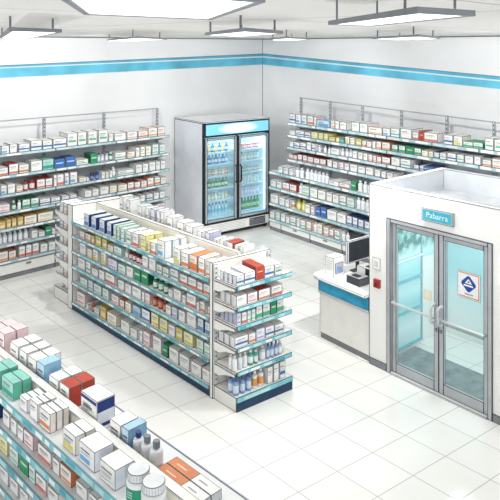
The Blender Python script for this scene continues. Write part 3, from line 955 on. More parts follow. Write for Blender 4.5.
# lettered sign above the door
r = tag(empty('door_sign', world(V_O, V_U, VN, 1.045, -.002, 2.075), vrz), 'pale blue sign with white lettering above the entrance door', 'sign')
b = MB(); b.box((-.215, -.035, 0), (.215, 0, .155), mat('#c9cdd1', .4, .03), .005, INK); b.build('frame', r)
b = MB(); b.box((-.198, -.038, .015), (.198, -.0351, .14), mat('#45b9cf', .5, .08, 9.), .003, INKL); b.build('panel', r)
cu = bpy.data.curves.new('sign_text', 'FONT'); cu.body = 'Pabarra'; cu.size = .098; cu.align_x = 'CENTER'; cu.align_y = 'CENTER'; cu.extrude = .0005
to = bpy.data.objects.new('tmp_text', cu); COL.objects.link(to)
bpy.context.view_layer.update()
me = bpy.data.meshes.new_from_object(to.evaluated_get(bpy.context.evaluated_depsgraph_get()))
bpy.data.objects.remove(to)
me.materials.clear(); me.materials.append(mat('#dff6fa', .5, 0))
lt = bpy.data.objects.new('lettering', me); COL.objects.link(lt); lt.parent = r
lt.rotation_euler = (PI / 2, 0, 0); lt.location = (0, -.0395, .078)
# switch plate and red call point on the booth wall
r = tag(empty('light_switch', world(V_O, V_U, VN, .123, -.001, 1.27), vrz), 'white switch plate on the booth wall above the red call point', 'switch')
b = MB(); b.box((-.06, -.012, 0), (.06, 0, .16), PAPER, .005, INKS); b.build('plate', r)
b = MB(); b.box((-.02, -.02, .05), (.02, -.0125, .11), mat('#e6e6e3', .5, .02), .003, INKS); b.build('rocker', r)
r = tag(empty('fire_call_point', world(V_O, V_U, VN, .14, -.001, 1.045), vrz), 'small red call point box on the booth wall', 'alarm')
b = MB(); b.box((-.045, -.04, 0), (.045, 0, .105), mat('#b5352c', .4, .08), .005, INK); b.build('housing', r)
b = MB(); b.box((-.022, -.044, .025), (.022, -.0405, .065), mat('#7d1f1a', .4, .05), .003, INK); b.build('button', r)
# inside the booth: mat, glazed side panel, back window, outdoor view painted in
o = V(); o.box((.13, .12, .001), (1.75, .84, .012), mat('#8e9698', .9, .16, 7.), .005, INKS)
tag(o.build('door_mat'), 'grey floor mat inside the glass entrance doors', 'mat')
# side panel: opaque pane, leafy view and teal reflections painted into its colour
m = bpy.data.materials.new('leafy_side_glass'); m.use_nodes = True
nt = m.node_tree; N, Lk = nt.nodes, nt.links
pb = N['Principled BSDF']; pb.inputs['Roughness'].default_value = .1
g = N.new('ShaderNodeNewGeometry'); sp = N.new('ShaderNodeSeparateXYZ'); Lk.new(g.outputs['Position'], sp.inputs[0])
nz = N.new('ShaderNodeTexNoise'); nz.inputs['Scale'].default_value = 9; nz.inputs['Detail'].default_value = 5; Lk.new(g.outputs['Position'], nz.inputs['Vector'])
leaf = N.new('ShaderNodeValToRGB')
leaf.color_ramp.elements[0].position = .42; leaf.color_ramp.elements[0].color = (*lin('#4f827f'), 1)
leaf.color_ramp.elements[1].position = .6; leaf.color_ramp.elements[1].color = (*lin('#a9d2cf'), 1)
Lk.new(nz.outputs['Fac'], leaf.inputs[0])
wash = N.new('ShaderNodeValToRGB')
cr = wash.color_ramp
cr.elements[0].position = 0; cr.elements[0].color = (*lin('#a9dfe4'), 1)
cr.elements[1].position = 1; cr.elements[1].color = (*lin('#d8f1f1'), 1)
for p, c in ((.22, '#e0f3f3'), (.42, '#9ad9e0'), (.55, '#c9ecee'), (.7, '#a6dde3')):
    e = cr.elements.new(p); e.color = (*lin(c), 1)
mp = N.new('ShaderNodeMapRange'); mp.inputs[1].default_value = 0; mp.inputs[2].default_value = 1.45; Lk.new(sp.outputs['Z'], mp.inputs[0])
Lk.new(mp.outputs[0], wash.inputs[0])
st2 = N.new('ShaderNodeMapRange'); st2.inputs[1].default_value = 1.30; st2.inputs[2].default_value = 1.42; Lk.new(sp.outputs['Z'], st2.inputs[0])
mx = N.new('ShaderNodeMix'); mx.data_type = 'RGBA'
Lk.new(st2.outputs[0], mx.inputs[0]); Lk.new(wash.outputs[0], mx.inputs[6]); Lk.new(leaf.outputs[0], mx.inputs[7])
Lk.new(mx.outputs[2], pb.inputs['Base Color'])
SG = m
b = V(); b.box((T + .002, .12, .05), (T + .012, 1.03, 2.03), SG, 0)
b.box((T + .002, 1.035, 1.2), (T + .012, BD - T - .01, 2.03), SG, 0); w1 = struct('window_1', b)
CY = mat('#6cc6d6', .4, .08)
b = V()
for z in (.05, .52, .95, 1.24): b.box((T + .012, .12, z), (T + .03, 1.03, z + .035), CY if z < 1 else mat('#eaf7f7', .4, .02), .004, INKL)
b.box((T + .012, 1.0, .05), (T + .026, 1.03, 2.03), mat('#8fb9bf', .4, .05), 0)
b.build('window_bar', w1)
GB = SG.copy(); GB.name = 'painted_daylight_pane'  # opaque pane; outdoor light painted in as cyan fading to white
for nd in GB.node_tree.nodes:
    if nd.type == 'VALTORGB' and len(nd.color_ramp.elements) > 3:
        for e, c in zip(nd.color_ramp.elements, ('#f6fbfb', '#f0fafa', '#dff4f6', '#c4ebf0', '#b2e3ea', '#bfe8ec')): e.color = (*lin(c), 1)
    if nd.type == 'MAP_RANGE' and nd.inputs[1].default_value > 1: nd.inputs[1].default_value = 1.42; nd.inputs[2].default_value = 1.55
b = V(); b.box((.11, BD - .06, .06), (2.6, BD - .05, 1.62), GB, 0); w2 = struct('window_2', b)
b = V()
for lo, hi in (((.11, BD - .07, .06), (.14, BD - .04, 1.62)), ((2.57, BD - .07, .06), (2.6, BD - .04, 1.62)), ((.14, BD - .07, 1.58), (2.57, BD - .04, 1.62)), ((.14, BD - .07, .06), (2.57, BD - .04, .09))):
    b.box(lo, hi, ALU, .004, INKS)
b.build('window_frame', w2)

# ------------------------------------------------------------------ ceiling lights
PANE = emis('light_diffuser', '#ffffff', 1.3)
PUP = emis('added_top_glow', '#ffffff', .22)  # glow added on the panel tops to lighten the ceiling above them
FR = mat('#83878c', .5, .05)
LZ = 4.285
LIGHTS = [((-.455, 1.755), (-.297, .90), (.03, 1.25), 'largest hanging light panel, cut by the top edge of the photo'),
          ((-2.72, 6.95), (-1.366, 3.627), (-1.19, 4.05), 'hanging light panel at the far left above the left wall'),
          ((-2.397, 10.6), (-1.23, 6.9), (-1.1, 8.5), 'thin hanging light panel above the left wall shelving'),
          ((-.361, 5.132), (-.035, 3.726), (.234, 4.533), 'hanging light panel above the glass display refrigerator'),
          ((.279, 8.9), (.42, 7.2), (.80, 8.5), 'small thin hanging light panel right of the room corner'),
          ((.316, 2.59), (.43, 1.648), (.645, 1.83), 'large hanging light panel near the top right of the photo'),
          ((1.481, 7.771), (1.545, 5.849), (2.259, 7.6), 'thin hanging light panel above the right wall, behind the large one')]
for k, (L_, N_, R_, lab) in enumerate(LIGHTS):
    L_, N_, R_ = Vector((*L_, 0)), Vector((*N_, 0)), Vector((*R_, 0))
    c = (L_ + R_) / 2
    a, bb = L_ - N_, R_ - N_
    t = tag(empty('ceiling_light', (c.x, c.y, LZ)), lab, 'light', 'hanging ceiling lights')
    def P(s, q, z): 
        v = N_ + a * s + bb * q - c
        return Vector((v.x, v.y, z))
    b = MB(lambda p: P(p.x, p.y, p.z))
    fh = .014 if k in (0, 5) else .02
    ea, eb = .02 / a.length * (1 if k in (0, 5) else 1.6), .02 / bb.length * (1 if k in (0, 5) else 1.6)
    for lo, hi in (((0, 0, 0), (1, eb, fh)), ((0, 1 - eb, 0), (1, 1, fh)), ((0, eb, 0), (ea, 1 - eb, fh)), ((1 - ea, eb, 0), (1, 1 - eb, fh)), ((0, 0, fh), (1, 1, fh + .003))):
        b.box(lo, hi, FR, .0)
    b.build('frame', t)
    b = MB(lambda p: P(p.x, p.y, p.z)); b.box((ea, eb, .003), (1 - ea, 1 - eb, .009), PANE, 0); b.build('diffuser', t)
    b = MB(lambda p: P(p.x, p.y, p.z)); b.box((ea, eb, fh + .0035), (1 - ea, 1 - eb, fh + .005), PUP, 0); b.build('added_top_glow', t)
    for s, q in ((.12, .06), (.9, .06), (.12, .94), (.9, .94)):
        b = MB(); v = P(s, q, 0)
        r_ = .004 if k in (0, 5) else .008
        b.tube([(v.x, v.y, fh), (v.x, v.y, CEIL - LZ)], r_, FR, 6); b.build('hanging_rod', t)
ROWS = [
('L',0,0.02,'-0.739 0.106 0.144 w 1;-0.617 0.143 0.146 wl 1;-0.467 0.136 0.163 w 1;-0.297 0.204 0.149 wb 1;-0.069 0.213 0.184 wb 1;0.161 0.186 0.169 wb 1;0.369 0.272 0.172 wb 1;0.656 0.212 0.251 wg 1;0.88 0.182 0.254 wg 1;1.1 0.198 0.25 wg 1;1.331 0.212 0.253 wg 1;1.563 0.104 0.164 w 1;1.696 0.267 0.155 w 1;1.994 0.245 0.157 wp 1;2.269 0.238 0.144 wo 1;2.517 0.23 0.192 po 1;2.756 0.188 0.194 po 1'),
('L',1,0.02,'-0.675 0.178 0.136 wr 1;-0.48 0.173 0.18 rf 1;-0.297 0.187 0.149 wo 1;-0.069 0.22 0.184 w 1;0.161 0.215 0.186 tl 1;0.394 0.21 0.155 B 1;0.623 0.207 0.174 B 1;0.849 0.252 0.099 wg 1;1.159 0.151 0.179 G 1;1.327 0.065 0.18 gb 1;1.408 0.073 0.188 gb 1;1.506 0.066 0.189 gb 1;1.596 0.075 0.164 bg 1;1.709 0.255 0.14 wt 1;1.994 0.187 0.131 po 1;2.203 0.097 0.189 w 1;2.314 0.121 0.197 cream 1;2.449 0.137 0.191 cream 1;2.617 0.162 0.212 mint 1;2.803 0.146 0.195 mint 1'),
('L',2,0.02,'-0.739 0.103 0.144 w 1;-0.626 0.107 0.155 wl 1;-0.506 0.142 0.163 w 1;-0.347 0.128 0.118 po 1;-0.196 0.085 0.199 rb 1;-0.083 0.111 0.207 rb 1;0.045 0.159 0.168 rf 1;0.215 0.14 0.163 rf 1;0.384 0.058 0.205 w 1;0.449 0.136 0.206 wr 1;0.604 0.086 0.208 wl 1;0.716 0.152 0.209 wl 1;0.907 0.155 0.085 cream 1;1.066 0.054 0.071 w 1;1.151 0.107 0.143 nb 1;1.271 0.101 0.144 nb 1;1.4 0.081 0.127 w 1;1.493 0.07 0.116 w 1;1.58 0.066 0.128 w 1;1.659 0.08 0.191 bc 1;1.78 0.379 0.104 wt 1;2.203 0.156 0.17 w 1;2.372 0.145 0.171 w 1;2.539 0.161 0.184 w 1;2.71 0.112 0.178 w 1;2.831 0.128 0.179 w 1'),
('L',3,0.02,'-0.659 0.195 0.136 pk 1;-0.43 0.11 0.163 bg 1;-0.307 0.067 0.158 bw 1;-0.23 0.147 0.159 gf 1;-0.069 0.153 0.16 gf 1;0.105 0.206 0.115 wb 1;0.329 0.182 0.103 wb 1;0.548 0.149 0.097 wb 1;0.716 0.144 0.098 wb 1;1.022 0.157 0.128 w 1;1.191 0.148 0.136 w 1;1.367 0.196 0.152 w 1;1.584 0.167 0.146 cream 1;1.78 0.213 0.13 cream 1;2.007 0.152 0.15 rf 1;2.172 0.142 0.136 rf 1;2.336 0.144 0.133 pk 1;2.494 0.16 0.172 of 1;2.677 0.14 0.162 wo 1;2.831 0.151 0.136 cream 1'),
('L',4,0.02,'-0.659 0.12 0.129 gold 1;-0.526 0.085 0.146 gold 1;-0.427 0.086 0.147 gold 1;-0.321 0.108 0.151 gold 1;-0.196 0.241 0.153 yf 1;0.063 0.303 0.155 yf 1;2.159 0.133 0.132 w 1;2.314 0.121 0.133 w 1;2.471 0.16 0.134 wb 1;2.654 0.139 0.135 w 1;2.807 0.151 0.136 w 1'),
('L',5,0.02,'-0.659 0.065 0.193 bc 1;-0.578 0.078 0.201 bc 1;-0.48 0.073 0.202 bc 1;-0.387 0.073 0.203 bc 1;-0.294 0.081 0.204 bc 1;-0.192 0.082 0.205 bc 1;-0.059 0.122 0.14 w 1;0.08 0.124 0.094 w 1;0.215 0.115 0.153 G 1;0.34 0.073 0.096 w 1;2.539 0.184 0.146 w 1;2.747 0.212 0.163 pk 1'),
('L',6,0.02,'-0.659 0.162 0.168 of 1;-0.486 0.139 0.15 of 1;-0.297 0.118 0.191 wr 1;-0.165 0.11 0.192 wr 1;-0.042 0.125 0.194 wr 1;0.112 0.146 0.152 w 1;0.275 0.137 0.153 w 1'),
('RU',0,0.02,'0.453 0.192 0.202 wb 1;0.663 0.17 0.208 wl 1;0.85 0.161 0.206 wl 1;1.039 0.18 0.203 wo 1;1.236 0.083 0.186 pk 1;1.34 0.365 0.145 BL 1;1.747 0.114 0.169 po 1;1.872 0.118 0.168 w 1;2.005 0.186 0.166 w 1;2.332 0.206 0.187 w 1;2.546 0.209 0.184 w 1;2.776 0.342 0.141 po 1;3.138 0.175 0.147 wl 1;3.332 0.208 0.166 wt 1;3.559 0.256 0.185 w 1;3.833 0.135 0.147 wr 1;3.975 0.112 0.18 R 1;4.091 0.287 0.167 wr 1;4.51 0.178 0.168 wb 1;4.704 0.173 0.171 Yw 1;4.893 0.184 0.095 gf 1;5.086 0.179 0.102 gf 1;5.3 0.159 0.198 wg 1;5.473 0.169 0.196 wg 1'),
('RU',1,0.02,'0.453 0.192 0.101 w 1;0.675 0.262 0.119 wb 1;0.954 0.181 0.11 wb 1;1.163 0.194 0.136 Yp 1;1.384 0.135 0.134 Yp 1;1.536 0.128 0.137 Yp 1;1.695 0.177 0.094 Yg 1;1.893 0.097 0.093 Yp 1;2.015 0.111 0.081 T 1;2.156 0.119 0.139 Yw 1;2.289 0.13 0.136 cream 1;2.44 0.157 0.135 Yg 1;2.61 0.104 0.111 wo 1;2.735 0.123 0.11 pk 1;2.878 0.073 0.125 w 1;2.979 0.119 0.14 of 1;3.118 0.195 0.141 of 1;3.359 0.136 0.121 gf 1;3.521 0.148 0.126 gf 1;3.688 0.174 0.124 G 1;3.876 0.152 0.123 gf 1;4.037 0.139 0.104 cream 1;4.182 0.102 0.103 Yw 1;4.304 0.107 0.102 bf 1;4.421 0.131 0.107 wg 1;4.576 0.176 0.125 wb 1;4.768 0.141 0.124 wg 1;4.924 0.162 0.122 w 1;5.101 0.125 0.134 w 1;5.256 0.16 0.106 wo 1;5.43 0.17 0.144 po 1'),
('RU',2,0.02,'0.453 0.132 0.121 w 1;0.615 0.177 0.12 wb 1;0.809 0.184 0.131 wb 1;1.022 0.13 0.165 w 1;1.18 0.094 0.148 wb 1;1.318 0.12 0.135 bw 1;1.482 0.129 0.137 bw 1;1.626 0.095 0.129 bw 1;1.747 0.242 0.131 w 1;2.015 0.076 0.148 bc 1;2.126 0.08 0.155 bc 1;2.226 0.089 0.154 bc 1;2.354 0.129 0.145 w 1;2.504 0.127 0.137 w 1;2.643 0.112 0.133 w 1;2.776 0.102 0.126 po 1;2.898 0.073 0.119 pk 1;2.991 0.107 0.118 of 1;3.118 0.195 0.129 rf 1;3.343 0.204 0.151 w 1;3.559 0.238 0.155 wt 1;3.869 0.106 0.088 bf 1;3.993 0.087 0.087 wb 1;4.084 0.074 0.093 B 1;4.162 0.029 0.098 B 1;4.195 0.1 0.092 B 1'),
('RU',3,0.02,'0.435 0.138 0.101 rf 1;0.586 0.119 0.1 rf 1;0.728 0.14 0.135 rf 1;0.891 0.132 0.134 rf 1;1.039 0.18 0.125 rf 1;1.236 0.176 0.124 rf 1;1.428 0.172 0.13 rf 1;1.642 0.142 0.144 w 1;1.8 0.139 0.131 w 1;1.99 0.126 0.141 pk 1;2.131 0.134 0.14 w 1;2.289 0.194 0.145 w 1;2.504 0.189 0.134 w 1;2.706 0.193 0.142 w 1;2.939 0.14 0.131 w 1;3.098 0.118 0.123 w 1;3.235 0.154 0.122 w 1'),
('RL',0,0.02,'0.298 0.15 0.148 w 1;0.485 0.147 0.157 w 1;0.668 0.13 0.155 w 1;0.833 0.106 0.202 bw 1;0.968 0.112 0.215 bw 1;1.148 0.103 0.217 bw 1;1.271 0.101 0.216 bw 1;1.392 0.1 0.214 bw 1;1.512 0.098 0.213 bw 1;1.63 0.091 0.211 bw 1;1.74 0.089 0.21 bw 1;1.886 0.279 0.099 w 1;2.183 0.281 0.097 wr 1;2.494 0.128 0.174 G 1;2.651 0.091 0.216 bw 1;2.782 0.09 0.214 bw 1;2.9 0.089 0.213 bw 1'),
('RL',1,0.02,'0.03 0.192 0.14 w 1;0.237 0.181 0.149 w 1;0.448 0.22 0.161 rf 1;0.682 0.215 0.159 rf 1;0.94 0.119 0.215 bw 1;1.079 0.219 0.198 mint 1;1.332 0.219 0.186 w 1;1.564 0.226 0.184 w 1;1.823 0.157 0.172 w 1;1.993 0.173 0.17 w 1;2.196 0.169 0.186 wt 1;2.388 0.194 0.175 mint 1;2.611 0.092 0.216 bw 1;2.725 0.091 0.224 bw 1;2.839 0.089 0.213 bw 1'),
('RL',2,0.02,'0.03 0.268 0.19 w 1;0.335 0.186 0.173 w 1;0.536 0.132 0.166 w 1;0.69 0.136 0.165 bo 1;0.862 0.127 0.216 by 1;1.01 0.139 0.228 by 1;1.176 0.156 0.179 w 1;1.352 0.113 0.168 pk 1;1.485 0.144 0.176 B 1;1.656 0.154 0.206 B 1;1.835 0.269 0.19 w 1;2.122 0.242 0.186 w 1;2.388 0.135 0.184 bf 1;2.541 0.127 0.182 bf 1;2.691 0.136 0.172 bf 1;2.85 0.128 0.17 bf 1'),
('RL',3,0.02,'0.006 0.17 0.151 w 1;0.207 0.151 0.174 mint 1;0.388 0.148 0.172 w 1;0.558 0.124 0.146 w 1;0.704 0.179 0.169 wt 1;0.904 0.105 0.172 w 1;1.024 0.159 0.166 wt 1;1.217 0.149 0.178 po 1;1.392 0.113 0.195 bw 1;1.538 0.156 0.194 cream 1;1.733 0.153 0.173 po 1;1.899 0.125 0.158 wr 1;2.048 0.147 0.179 wg 1;2.226 0.078 0.186 bw 1;2.334 0.077 0.185 bw 1'),
('I',0,0.02,'-3.169 0.151 0.153 NB 1;-2.934 0.136 0.151 NB 1;-2.693 0.145 0.158 NB 1;-2.474 0.118 0.155 NB 1;-2.293 0.071 0.153 mint 1;-2.192 0.07 0.152 mint 1;-2.092 0.094 0.146 mint 1;-1.947 0.125 0.146 wg 2;-1.781 0.146 0.151 wr 2;-1.587 0.137 0.164 Yp 2;-1.406 0.06 0.121 Yp 1;-1.329 0.114 0.125 wr 1;-1.173 0.164 0.185 wl 3;-0.81 0.143 0.165 Yw 2;-0.645 0.146 0.149 wo 1;-0.477 0.152 0.16 O 2;-0.3 0.12 0.164 wo 1;-0.153 0.137 0.156 po 2'),
('I',1,0.02,'-3.313 0.164 0.085 pk 1;-3.118 0.16 0.089 of 1;-2.944 0.107 0.093 gold 1;-2.812 0.171 0.111 Yg 1;-2.613 0.139 0.109 Yg 1;-2.456 0.153 0.07 cream 1;-2.28 0.218 0.088 mint 1;-2.015 0.076 0.095 bc 1;-1.913 0.067 0.101 br 1;-1.822 0.074 0.103 br 1;-1.724 0.073 0.1 br 1;-1.647 0.083 0.099 br 1;-1.538 0.14 0.117 w 1;-1.372 0.157 0.121 w 1;-1.194 0.124 0.09 wg 1;-1.049 0.129 0.089 wg 1;-0.889 0.175 0.111 wt 1;-0.675 0.15 0.095 wr 1;-0.503 0.16 0.1 wr 1;-0.321 0.103 0.092 wr 1;-0.198 0.141 0.1 wo 1'),
('I',2,0.02,'-3.303 0.194 0.13 w 1;-3.058 0.139 0.103 cream 1;-2.89 0.15 0.126 Yw 1;-2.646 0.14 0.138 Yw 1;-2.437 0.246 0.105 lav 1;-2.161 0.197 0.096 mint 1;-1.938 0.17 0.112 w 1;-1.74 0.153 0.128 G 2;-1.56 0.154 0.162 G 1;-1.32 0.085 0.12 bg 1;-1.194 0.083 0.133 bg 1;-1.07 0.081 0.13 bg 1;-0.929 0.099 0.079 w 1;-0.814 0.158 0.11 w 1;-0.63 0.075 0.082 w 1;-0.532 0.183 0.125 wr 1;-0.336 0.053 0.077 w 1;-0.264 0.091 0.105 wo 1;-0.115 0.068 0.086 wo 1'),
('I',3,0.02,'-3.355 0.216 0.125 w 1;-3.108 0.15 0.128 wt 1;-2.919 0.184 0.087 w 1;-2.707 0.159 0.105 w 1;-2.511 0.253 0.113 wr 1;-2.161 0.155 0.103 w 1;-1.972 0.159 0.101 w 1;-1.789 0.222 0.111 w 1;-1.547 0.062 0.098 w 1;-1.467 0.113 0.11 pk 1;-1.329 0.093 0.12 rj 1;-1.211 0.1 0.131 rj 1;-1.086 0.077 0.113 rj 1;-0.989 0.12 0.093 w 1;-0.849 0.113 0.104 lav 1;-0.706 0.136 0.109 w 1;-0.532 0.183 0.13 w 1;-0.314 0.113 0.123 NB 1;-0.173 0.117 0.121 NB 1'),
('I',4,0.02,'-3.287 0.229 0.1 mint 1;-3.028 0.138 0.113 lav 1;-2.861 0.22 0.111 mint 1;-2.603 0.175 0.114 mint 1;-2.347 0.199 0.102 pk 1;-2.118 0.12 0.087 of 1;-1.972 0.15 0.099 cream 1;-1.772 0.154 0.106 BL 1;-1.615 0.033 0.104 BL 1;-1.547 0.192 0.122 bf 1;-1.32 0.168 0.134 Yp 1;-1.119 0.171 0.127 Yp 1;-0.925 0.142 0.111 w 1;-0.76 0.138 0.119 Yg 1;-0.6 0.192 0.121 Yp 1;-0.336 0.134 0.119 mint 1;-0.187 0.131 0.117 mint 1'),
('I',5,0.02,'-3.391 0.258 0.155 pk 1;-3.108 0.09 0.064 w 1;-2.988 0.098 0.098 rj 1;-2.851 0.153 0.082 mint 1;-2.669 0.168 0.138 gold 1;-2.465 0.26 0.121 cream 1;-2.083 0.22 0.123 w 1;-1.838 0.171 0.094 w 1;-1.663 0.027 0.124 w 1;-1.609 0.08 0.123 w 1;-1.511 0.157 0.141 pk 1;-1.286 0.2 0.153 w 1;-1.062 0.113 0.118 G 1;-0.909 0.203 0.134 w 1;-0.683 0.202 0.131 w 1;-0.444 0.201 0.122 w 1;-0.222 0.152 0.12 w 1'),
('E',0,0.02,'0.04 0.108 0.087 wb 4;0.158 0.153 0.095 wb 1;0.327 0.119 0.128 R 1;0.456 0.143 0.108 wb 1;0.611 0.113 0.1 wg 1'),
('E',1,0.02,'0.04 0.15 0.094 w 3;0.2 0.146 0.089 pk 1;0.364 0.172 0.09 rf 1;0.555 0.168 0.091 wr 1'),
('E',2,0.02,'0.045 0.062 0.104 lav 4;0.117 0.07 0.1 wr 1;0.197 0.05 0.101 mint 1;0.258 0.058 0.101 mint 1;0.327 0.091 0.115 gf 1;0.429 0.107 0.116 gf 1;0.549 0.084 0.117 G 1;0.644 0.096 0.118 gf 1'),
('E',3,0.02,'0.019 0.186 0.092 wb 3;0.215 0.103 0.084 wo 1;0.327 0.129 0.102 lav 1;0.467 0.132 0.095 wb 1;0.611 0.13 0.087 wb 1'),
('E',4,0.02,'0.014 0.056 0.141 bw 2;0.091 0.057 0.142 bw 1;0.161 0.057 0.142 bw 1;0.239 0.066 0.143 bT 1;0.319 0.054 0.127 bT 1;0.413 0.076 0.15 bc 1;0.505 0.044 0.146 bb 1;0.563 0.05 0.143 bb 1;0.63 0.045 0.139 bb 1;0.689 0.057 0.135 bc 1'),
('E',5,0.02,'0.029 0.072 0.162 bb 2;0.122 0.068 0.159 bb 1;0.21 0.069 0.16 bb 1;0.3 0.07 0.161 bo 1;0.386 0.076 0.162 bo 1;0.494 0.083 0.146 w 1;0.591 0.081 0.156 w 1;0.689 0.085 0.153 wb 1'),
('F',0,0.03,'-0.949 0.173 0.148 tl 2;-0.738 0.199 0.135 tl 2;-0.418 0.117 0.099 w 3;-0.251 0.12 0.134 w 3;-0.101 0.159 0.138 wo 3;0.245 0.17 0.131 Yw 2;0.461 0.195 0.133 wl 1;0.722 0.174 0.127 wx 1'),
('F',1,0.03,'-0.969 0.174 0.115 B 1;-0.72 0.119 0.112 w 2;-0.574 0.097 0.102 w 2;-0.46 0.094 0.1 w 2;-0.35 0.147 0.106 pk 2;-0.124 0.197 0.102 wr 2;0.102 0.093 0.099 w 2;0.21 0.145 0.104 of 2;0.421 0.142 0.087 w 2;0.588 0.098 0.085 w 2'),
('F',2,0.03,'-0.969 0.155 0.107 w 1;-0.776 0.138 0.112 Yp 2;-0.601 0.149 0.11 mint 2;-0.426 0.142 0.122 G 2;-0.268 0.096 0.112 mint 2;-0.155 0.154 0.103 wr 2;0.029 0.146 0.093 w 2'),
('F',3,0.03,'-0.929 0.135 0.107 rf 1;-0.776 0.148 0.104 w 1;-0.592 0.14 0.102 w 1;-0.418 0.134 0.099 w 1'),
]
# ------------------------------------------------------------------ stock the shelves
for k, i, setb, txt in ROWS:
    fill_row(k, i, setb, txt)

# goods on the island's far side, peeping over the spine
IB = '-2.966 .089 .42 w;-2.761 .086 .40 w;-2.451 .109 .367 w;-2.234 .079 .374 w;-2.102 .104 .38 lav;-1.947 .076 .39 w;-1.846 .075 .39 w;-1.698 .145 .352 w;-1.457 .163 .331 w;-1.249 .157 .317 w;-.992 .097 .296 w;-.810 .084 .314 lav;-.653 .072 .261 wr;-.521 .080 .278 w;-.382 .116 .287 rf;-.23 .075 .276 w;-.13 .06 .28 w'
for q, it in enumerate(IB.split(';')):
    s, w, h, stl = it.split()
    s, w, h = float(s), float(w), float(h)
    place('I', 0, s, .51, 1.411, w, h, .2, stl, '%s, %s from far end on top shelf of %s' % (ST[stl][0], ordw(q), PH['IB']), 'goods on the far side of the island')
# far end cap of the island
for i, z in enumerate((1.44, 1.19, .94, .67, .42, .2)):
    for q in range(3):
        s0 = -ISL_LEN - .43 + q * .135
        place('I', 0, s0, .07, z + .006 if i < 5 else z + .001, .12, .17, .3, 'bc' if i == 5 else 'wp' if q == 1 else 'lav' if i % 2 else 'w',
              '%s, %s from left on %s shelf of island far end' % ('grey bottle' if i == 5 else ST['wp' if q == 1 else 'lav' if i % 2 else 'w'][0], ORD[q], ['top', 'second', 'third', 'fourth', 'fifth', 'bottom'][i]),
              'goods on the far end of the island')
# foreground: row standing behind the cream ledge
FBK = '-1.586 .173 .2 pk 2;-1.392 .145 .22 pk 2;-1.126 .155 .2 w 2;-.943 .130 .198 w 2;-.786 .142 .195 w 2;-.627 .120 .205 BL 1;-.424 .145 .165 wb 2;-.248 .138 .172 rf 2;.066 .221 .222 NW 1;.456 .130 .175 wb 1;.605 .078 .184 BL 1;.694 .076 .185 nc 1;.779 .09 .19 gc 1;.878 .09 .2 gc 1'
for q, it in enumerate(FBK.split(';')):
    s, w, h, stl, nd = it.split()
    s, w, h, nd = float(s), float(w), float(h), int(nd)
    for r in range(nd):
        d = .11 if nd > 1 else .15
        lb = '%s, %s along the row behind the %s' % (ST[stl][0], ordw(q), PH['FB']) if r == 0 else '%s directly behind %s in the row behind %s' % (ST[stl][0], ordw(q), PH['FB'])
        place('F', 0, s, .275 + r * (d + .005), 1.411, w, h, d, stl, lb, 'goods behind the foreground ledge')
# two long cartons, orange at one end and white at the other, lying behind the ledge
for r in range(2):
    w, d, h = .44, .085, .06
    b = MB()
    e = .0035
    x0, xm, x1 = -w / 2, .02, w / 2
    b.box((x0, 0, 0), (xm, d, h), K('#d98a5e'), e, INKS, front=K('#cf7d50'))
    b.box((xm, 0, 0), (x1, d, h), K('w'), e, INKS, side=K('#dcdee2'))
    for a, c in ((x0 + .06, x0 + .16), (xm + .04, xm + .12)):
        b.poly([(a, d * .4, h + .001), (c, d * .4, h + .001), (c, d * .52, h + .001), (a, d * .52, h + .001)], K('#f2cdb8') if a < 0 else INKL)
    p = world(F_O, F_U, inw(F_U), 1.195, .285 + r * .09, 1.411)
    o = b.build('flat_carton', None, p, math.atan2(F_U[1], F_U[0]))
    tag(o, ['long orange and white carton lying against the foreground ledge', 'long orange and white carton lying on the aisle side of its twin'][r], 'box', 'long orange and white cartons')
# two big pill jars at the near end of the foreground top shelf
for q, (s, v, lab, words) in enumerate(((1.07, .085, '#2f9a78', 'big white pill jar with green label, left of the pair'), (1.225, .085, '#e8ecee', 'big white pill jar with plain label, nearest the camera'))):
    r_, h = .075, .2
    b = MB(); mw, ml = K('#f2f3f2', .35), K(lab, .5)
    b.lathe([(0, 0, INKS), (r_, 0, INKS), (r_, .004, mw), (r_, .03, ml), (r_, .115, mw), (r_, .135, mw), (r_ * .8, .15, mw), (0, .15, mw)], seg=24)
    for z in (.06, .075, .09):
        for t in range(5):
            a0 = PI * 1.2 + t * .12
            b.poly([((r_ + .001) * math.cos(a0 + x), (r_ + .001) * math.sin(a0 + x), z + y) for x, y in ((0, 0), (.09, 0), (.09, .006), (0, .006))], K('#e6f2ee') if q == 0 else INKL)
    o = b.build('pill_jar', None, world(F_O, F_U, inw(F_U), s, v, 1.411), 0, True)
    c = MB(); mc = K('#e3e5e6', .4)
    c.lathe([(0, .15, INKS), (r_ * .92, .15, INKS), (r_ * .92, .154, mc), (r_ * .92, .196, INKS), (r_ * .86, .2, mc), (0, .2, mc)], seg=24)
    for t in range(24):
        a0 = 2 * PI * t / 24
        c.poly([((r_ * .925) * math.cos(a0 + x), (r_ * .925) * math.sin(a0 + x), y) for x, y in ((0, .156), (.05, .156), (.05, .194), (0, .194))], K('#b9bcbf', .4))
    c.build('cap', o, smooth=False)
    tag(o, words, 'jar', 'big pill jars')

# ------------------------------------------------------------------ light
W = bpy.data.worlds.new('shop_daylight'); SC.world = W
W.use_nodes = True
bg = W.node_tree.nodes['Background']
bg.inputs['Color'].default_value = (*lin('#f5f8ff'), 1)
bg.inputs['Strength'].default_value = .74

def area(name, loc, size, power, rot=(0, 0, 0), size_y=None, color=(1, 1, 1)):
    l = bpy.data.lights.new(name, 'AREA')
    l.energy = power; l.color = color
    l.shape = 'RECTANGLE'; l.size = size; l.size_y = size_y or size
    o = bpy.data.objects.new(name, l); COL.objects.link(o)
    o.location = loc; o.rotation_euler = rot
    return o
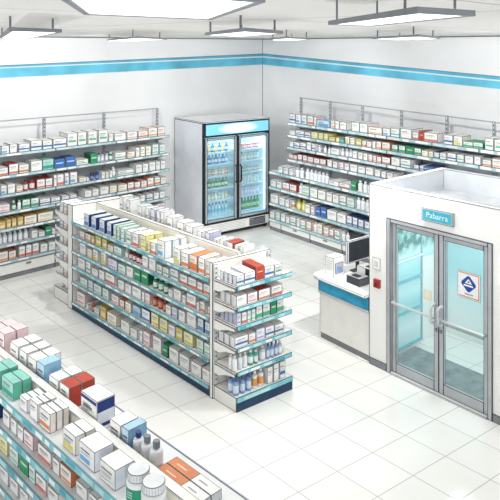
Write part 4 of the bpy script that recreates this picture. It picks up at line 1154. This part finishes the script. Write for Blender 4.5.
# the ceiling panels' own lamps
for k, (x, y, p) in enumerate(((-1.9, 5.5, 22), (-1.75, 8.7, 28), (-.06, 4.83, 20), (.5, 8.7, 34), (1.87, 6.9, 18))):
    area('panel_lamp', (x, y, LZ - .006), .35, p)
# wall washers under the panels nearest the walls
def spot(name, loc, aim, power, cone=120, blend=.25, r=.05):
    l = bpy.data.lights.new(name, 'SPOT')
    l.energy = power; l.spot_size = math.radians(cone); l.spot_blend = blend; l.shadow_soft_size = r
    o = bpy.data.objects.new(name, l); COL.objects.link(o)
    o.location = loc
    o.rotation_euler = (Vector(aim) - Vector(loc)).to_track_quat('-Z', 'Y').to_euler()
spot('wall_washer', (-2.3, 10.3, LZ - .03), (-3.2, 13.2, 1.6), 200, 118)
spot('wall_washer', (.5, 8.7, LZ - .03), (.2, 16.2, 1.8), 420, 75, .6)
spot('wall_washer', (1.9, 7.75, LZ - .03), (4.3, 11.0, 1.6), 420, 112)
spot('wall_washer', (-.06, 4.85, LZ - .03), (-1.8, 12.5, 1.3), 150, 80, .7)
spot('unseen_ceiling_fill', (6.0, 5.0, 1.6), (1.5, 8.5, CEIL), 340, 110, .8, .02)  # three unseen spots added to brighten the ceiling
spot('unseen_ceiling_fill', (-5.0, 3.5, 1.6), (-1.8, 6.5, CEIL), 250, 120, .8, .02)
spot('unseen_ceiling_fill', (.4, -1.2, 1.6), (.2, 3.6, CEIL), 330, 110, .8, .02)
spot('panel_spot', (1.7, 7.2, LZ - .03), (-2.6, 7.4, 0), 230, 100, .9, .12)
area('added_booth_fill', world(V_O, V_U, VN, .95, .85, 2.0), .8, 17, (0, 0, vrz))  # added fill that lifts the dark booth interior, no fixture there
# refrigerator lamp
for s in (.45, 1.35):
    p = world(FO, fu, fn, s, .16, 2.17)
    area('refrigerator_lamp', p, .6, 5, (math.radians(25), 0, math.radians(36)), .08, (.88, .97, 1))

cam = bpy.data.cameras.new('camera')
co = bpy.data.objects.new('camera', cam); COL.objects.link(co)
co.location = (0, 0, H_CAM)
co.rotation_euler = (PI / 2, 0, 0)
cam.sensor_width = 36
cam.lens = 640 / 500 * 36
cam.shift_y = -(250 - 46) / 500
cam.clip_start = .05; cam.clip_end = 200
SC.camera = co
SC.view_settings.view_transform = 'Standard'
SC.view_settings.look = 'None'
SC.view_settings.exposure = 0
SC.view_settings.gamma = 1
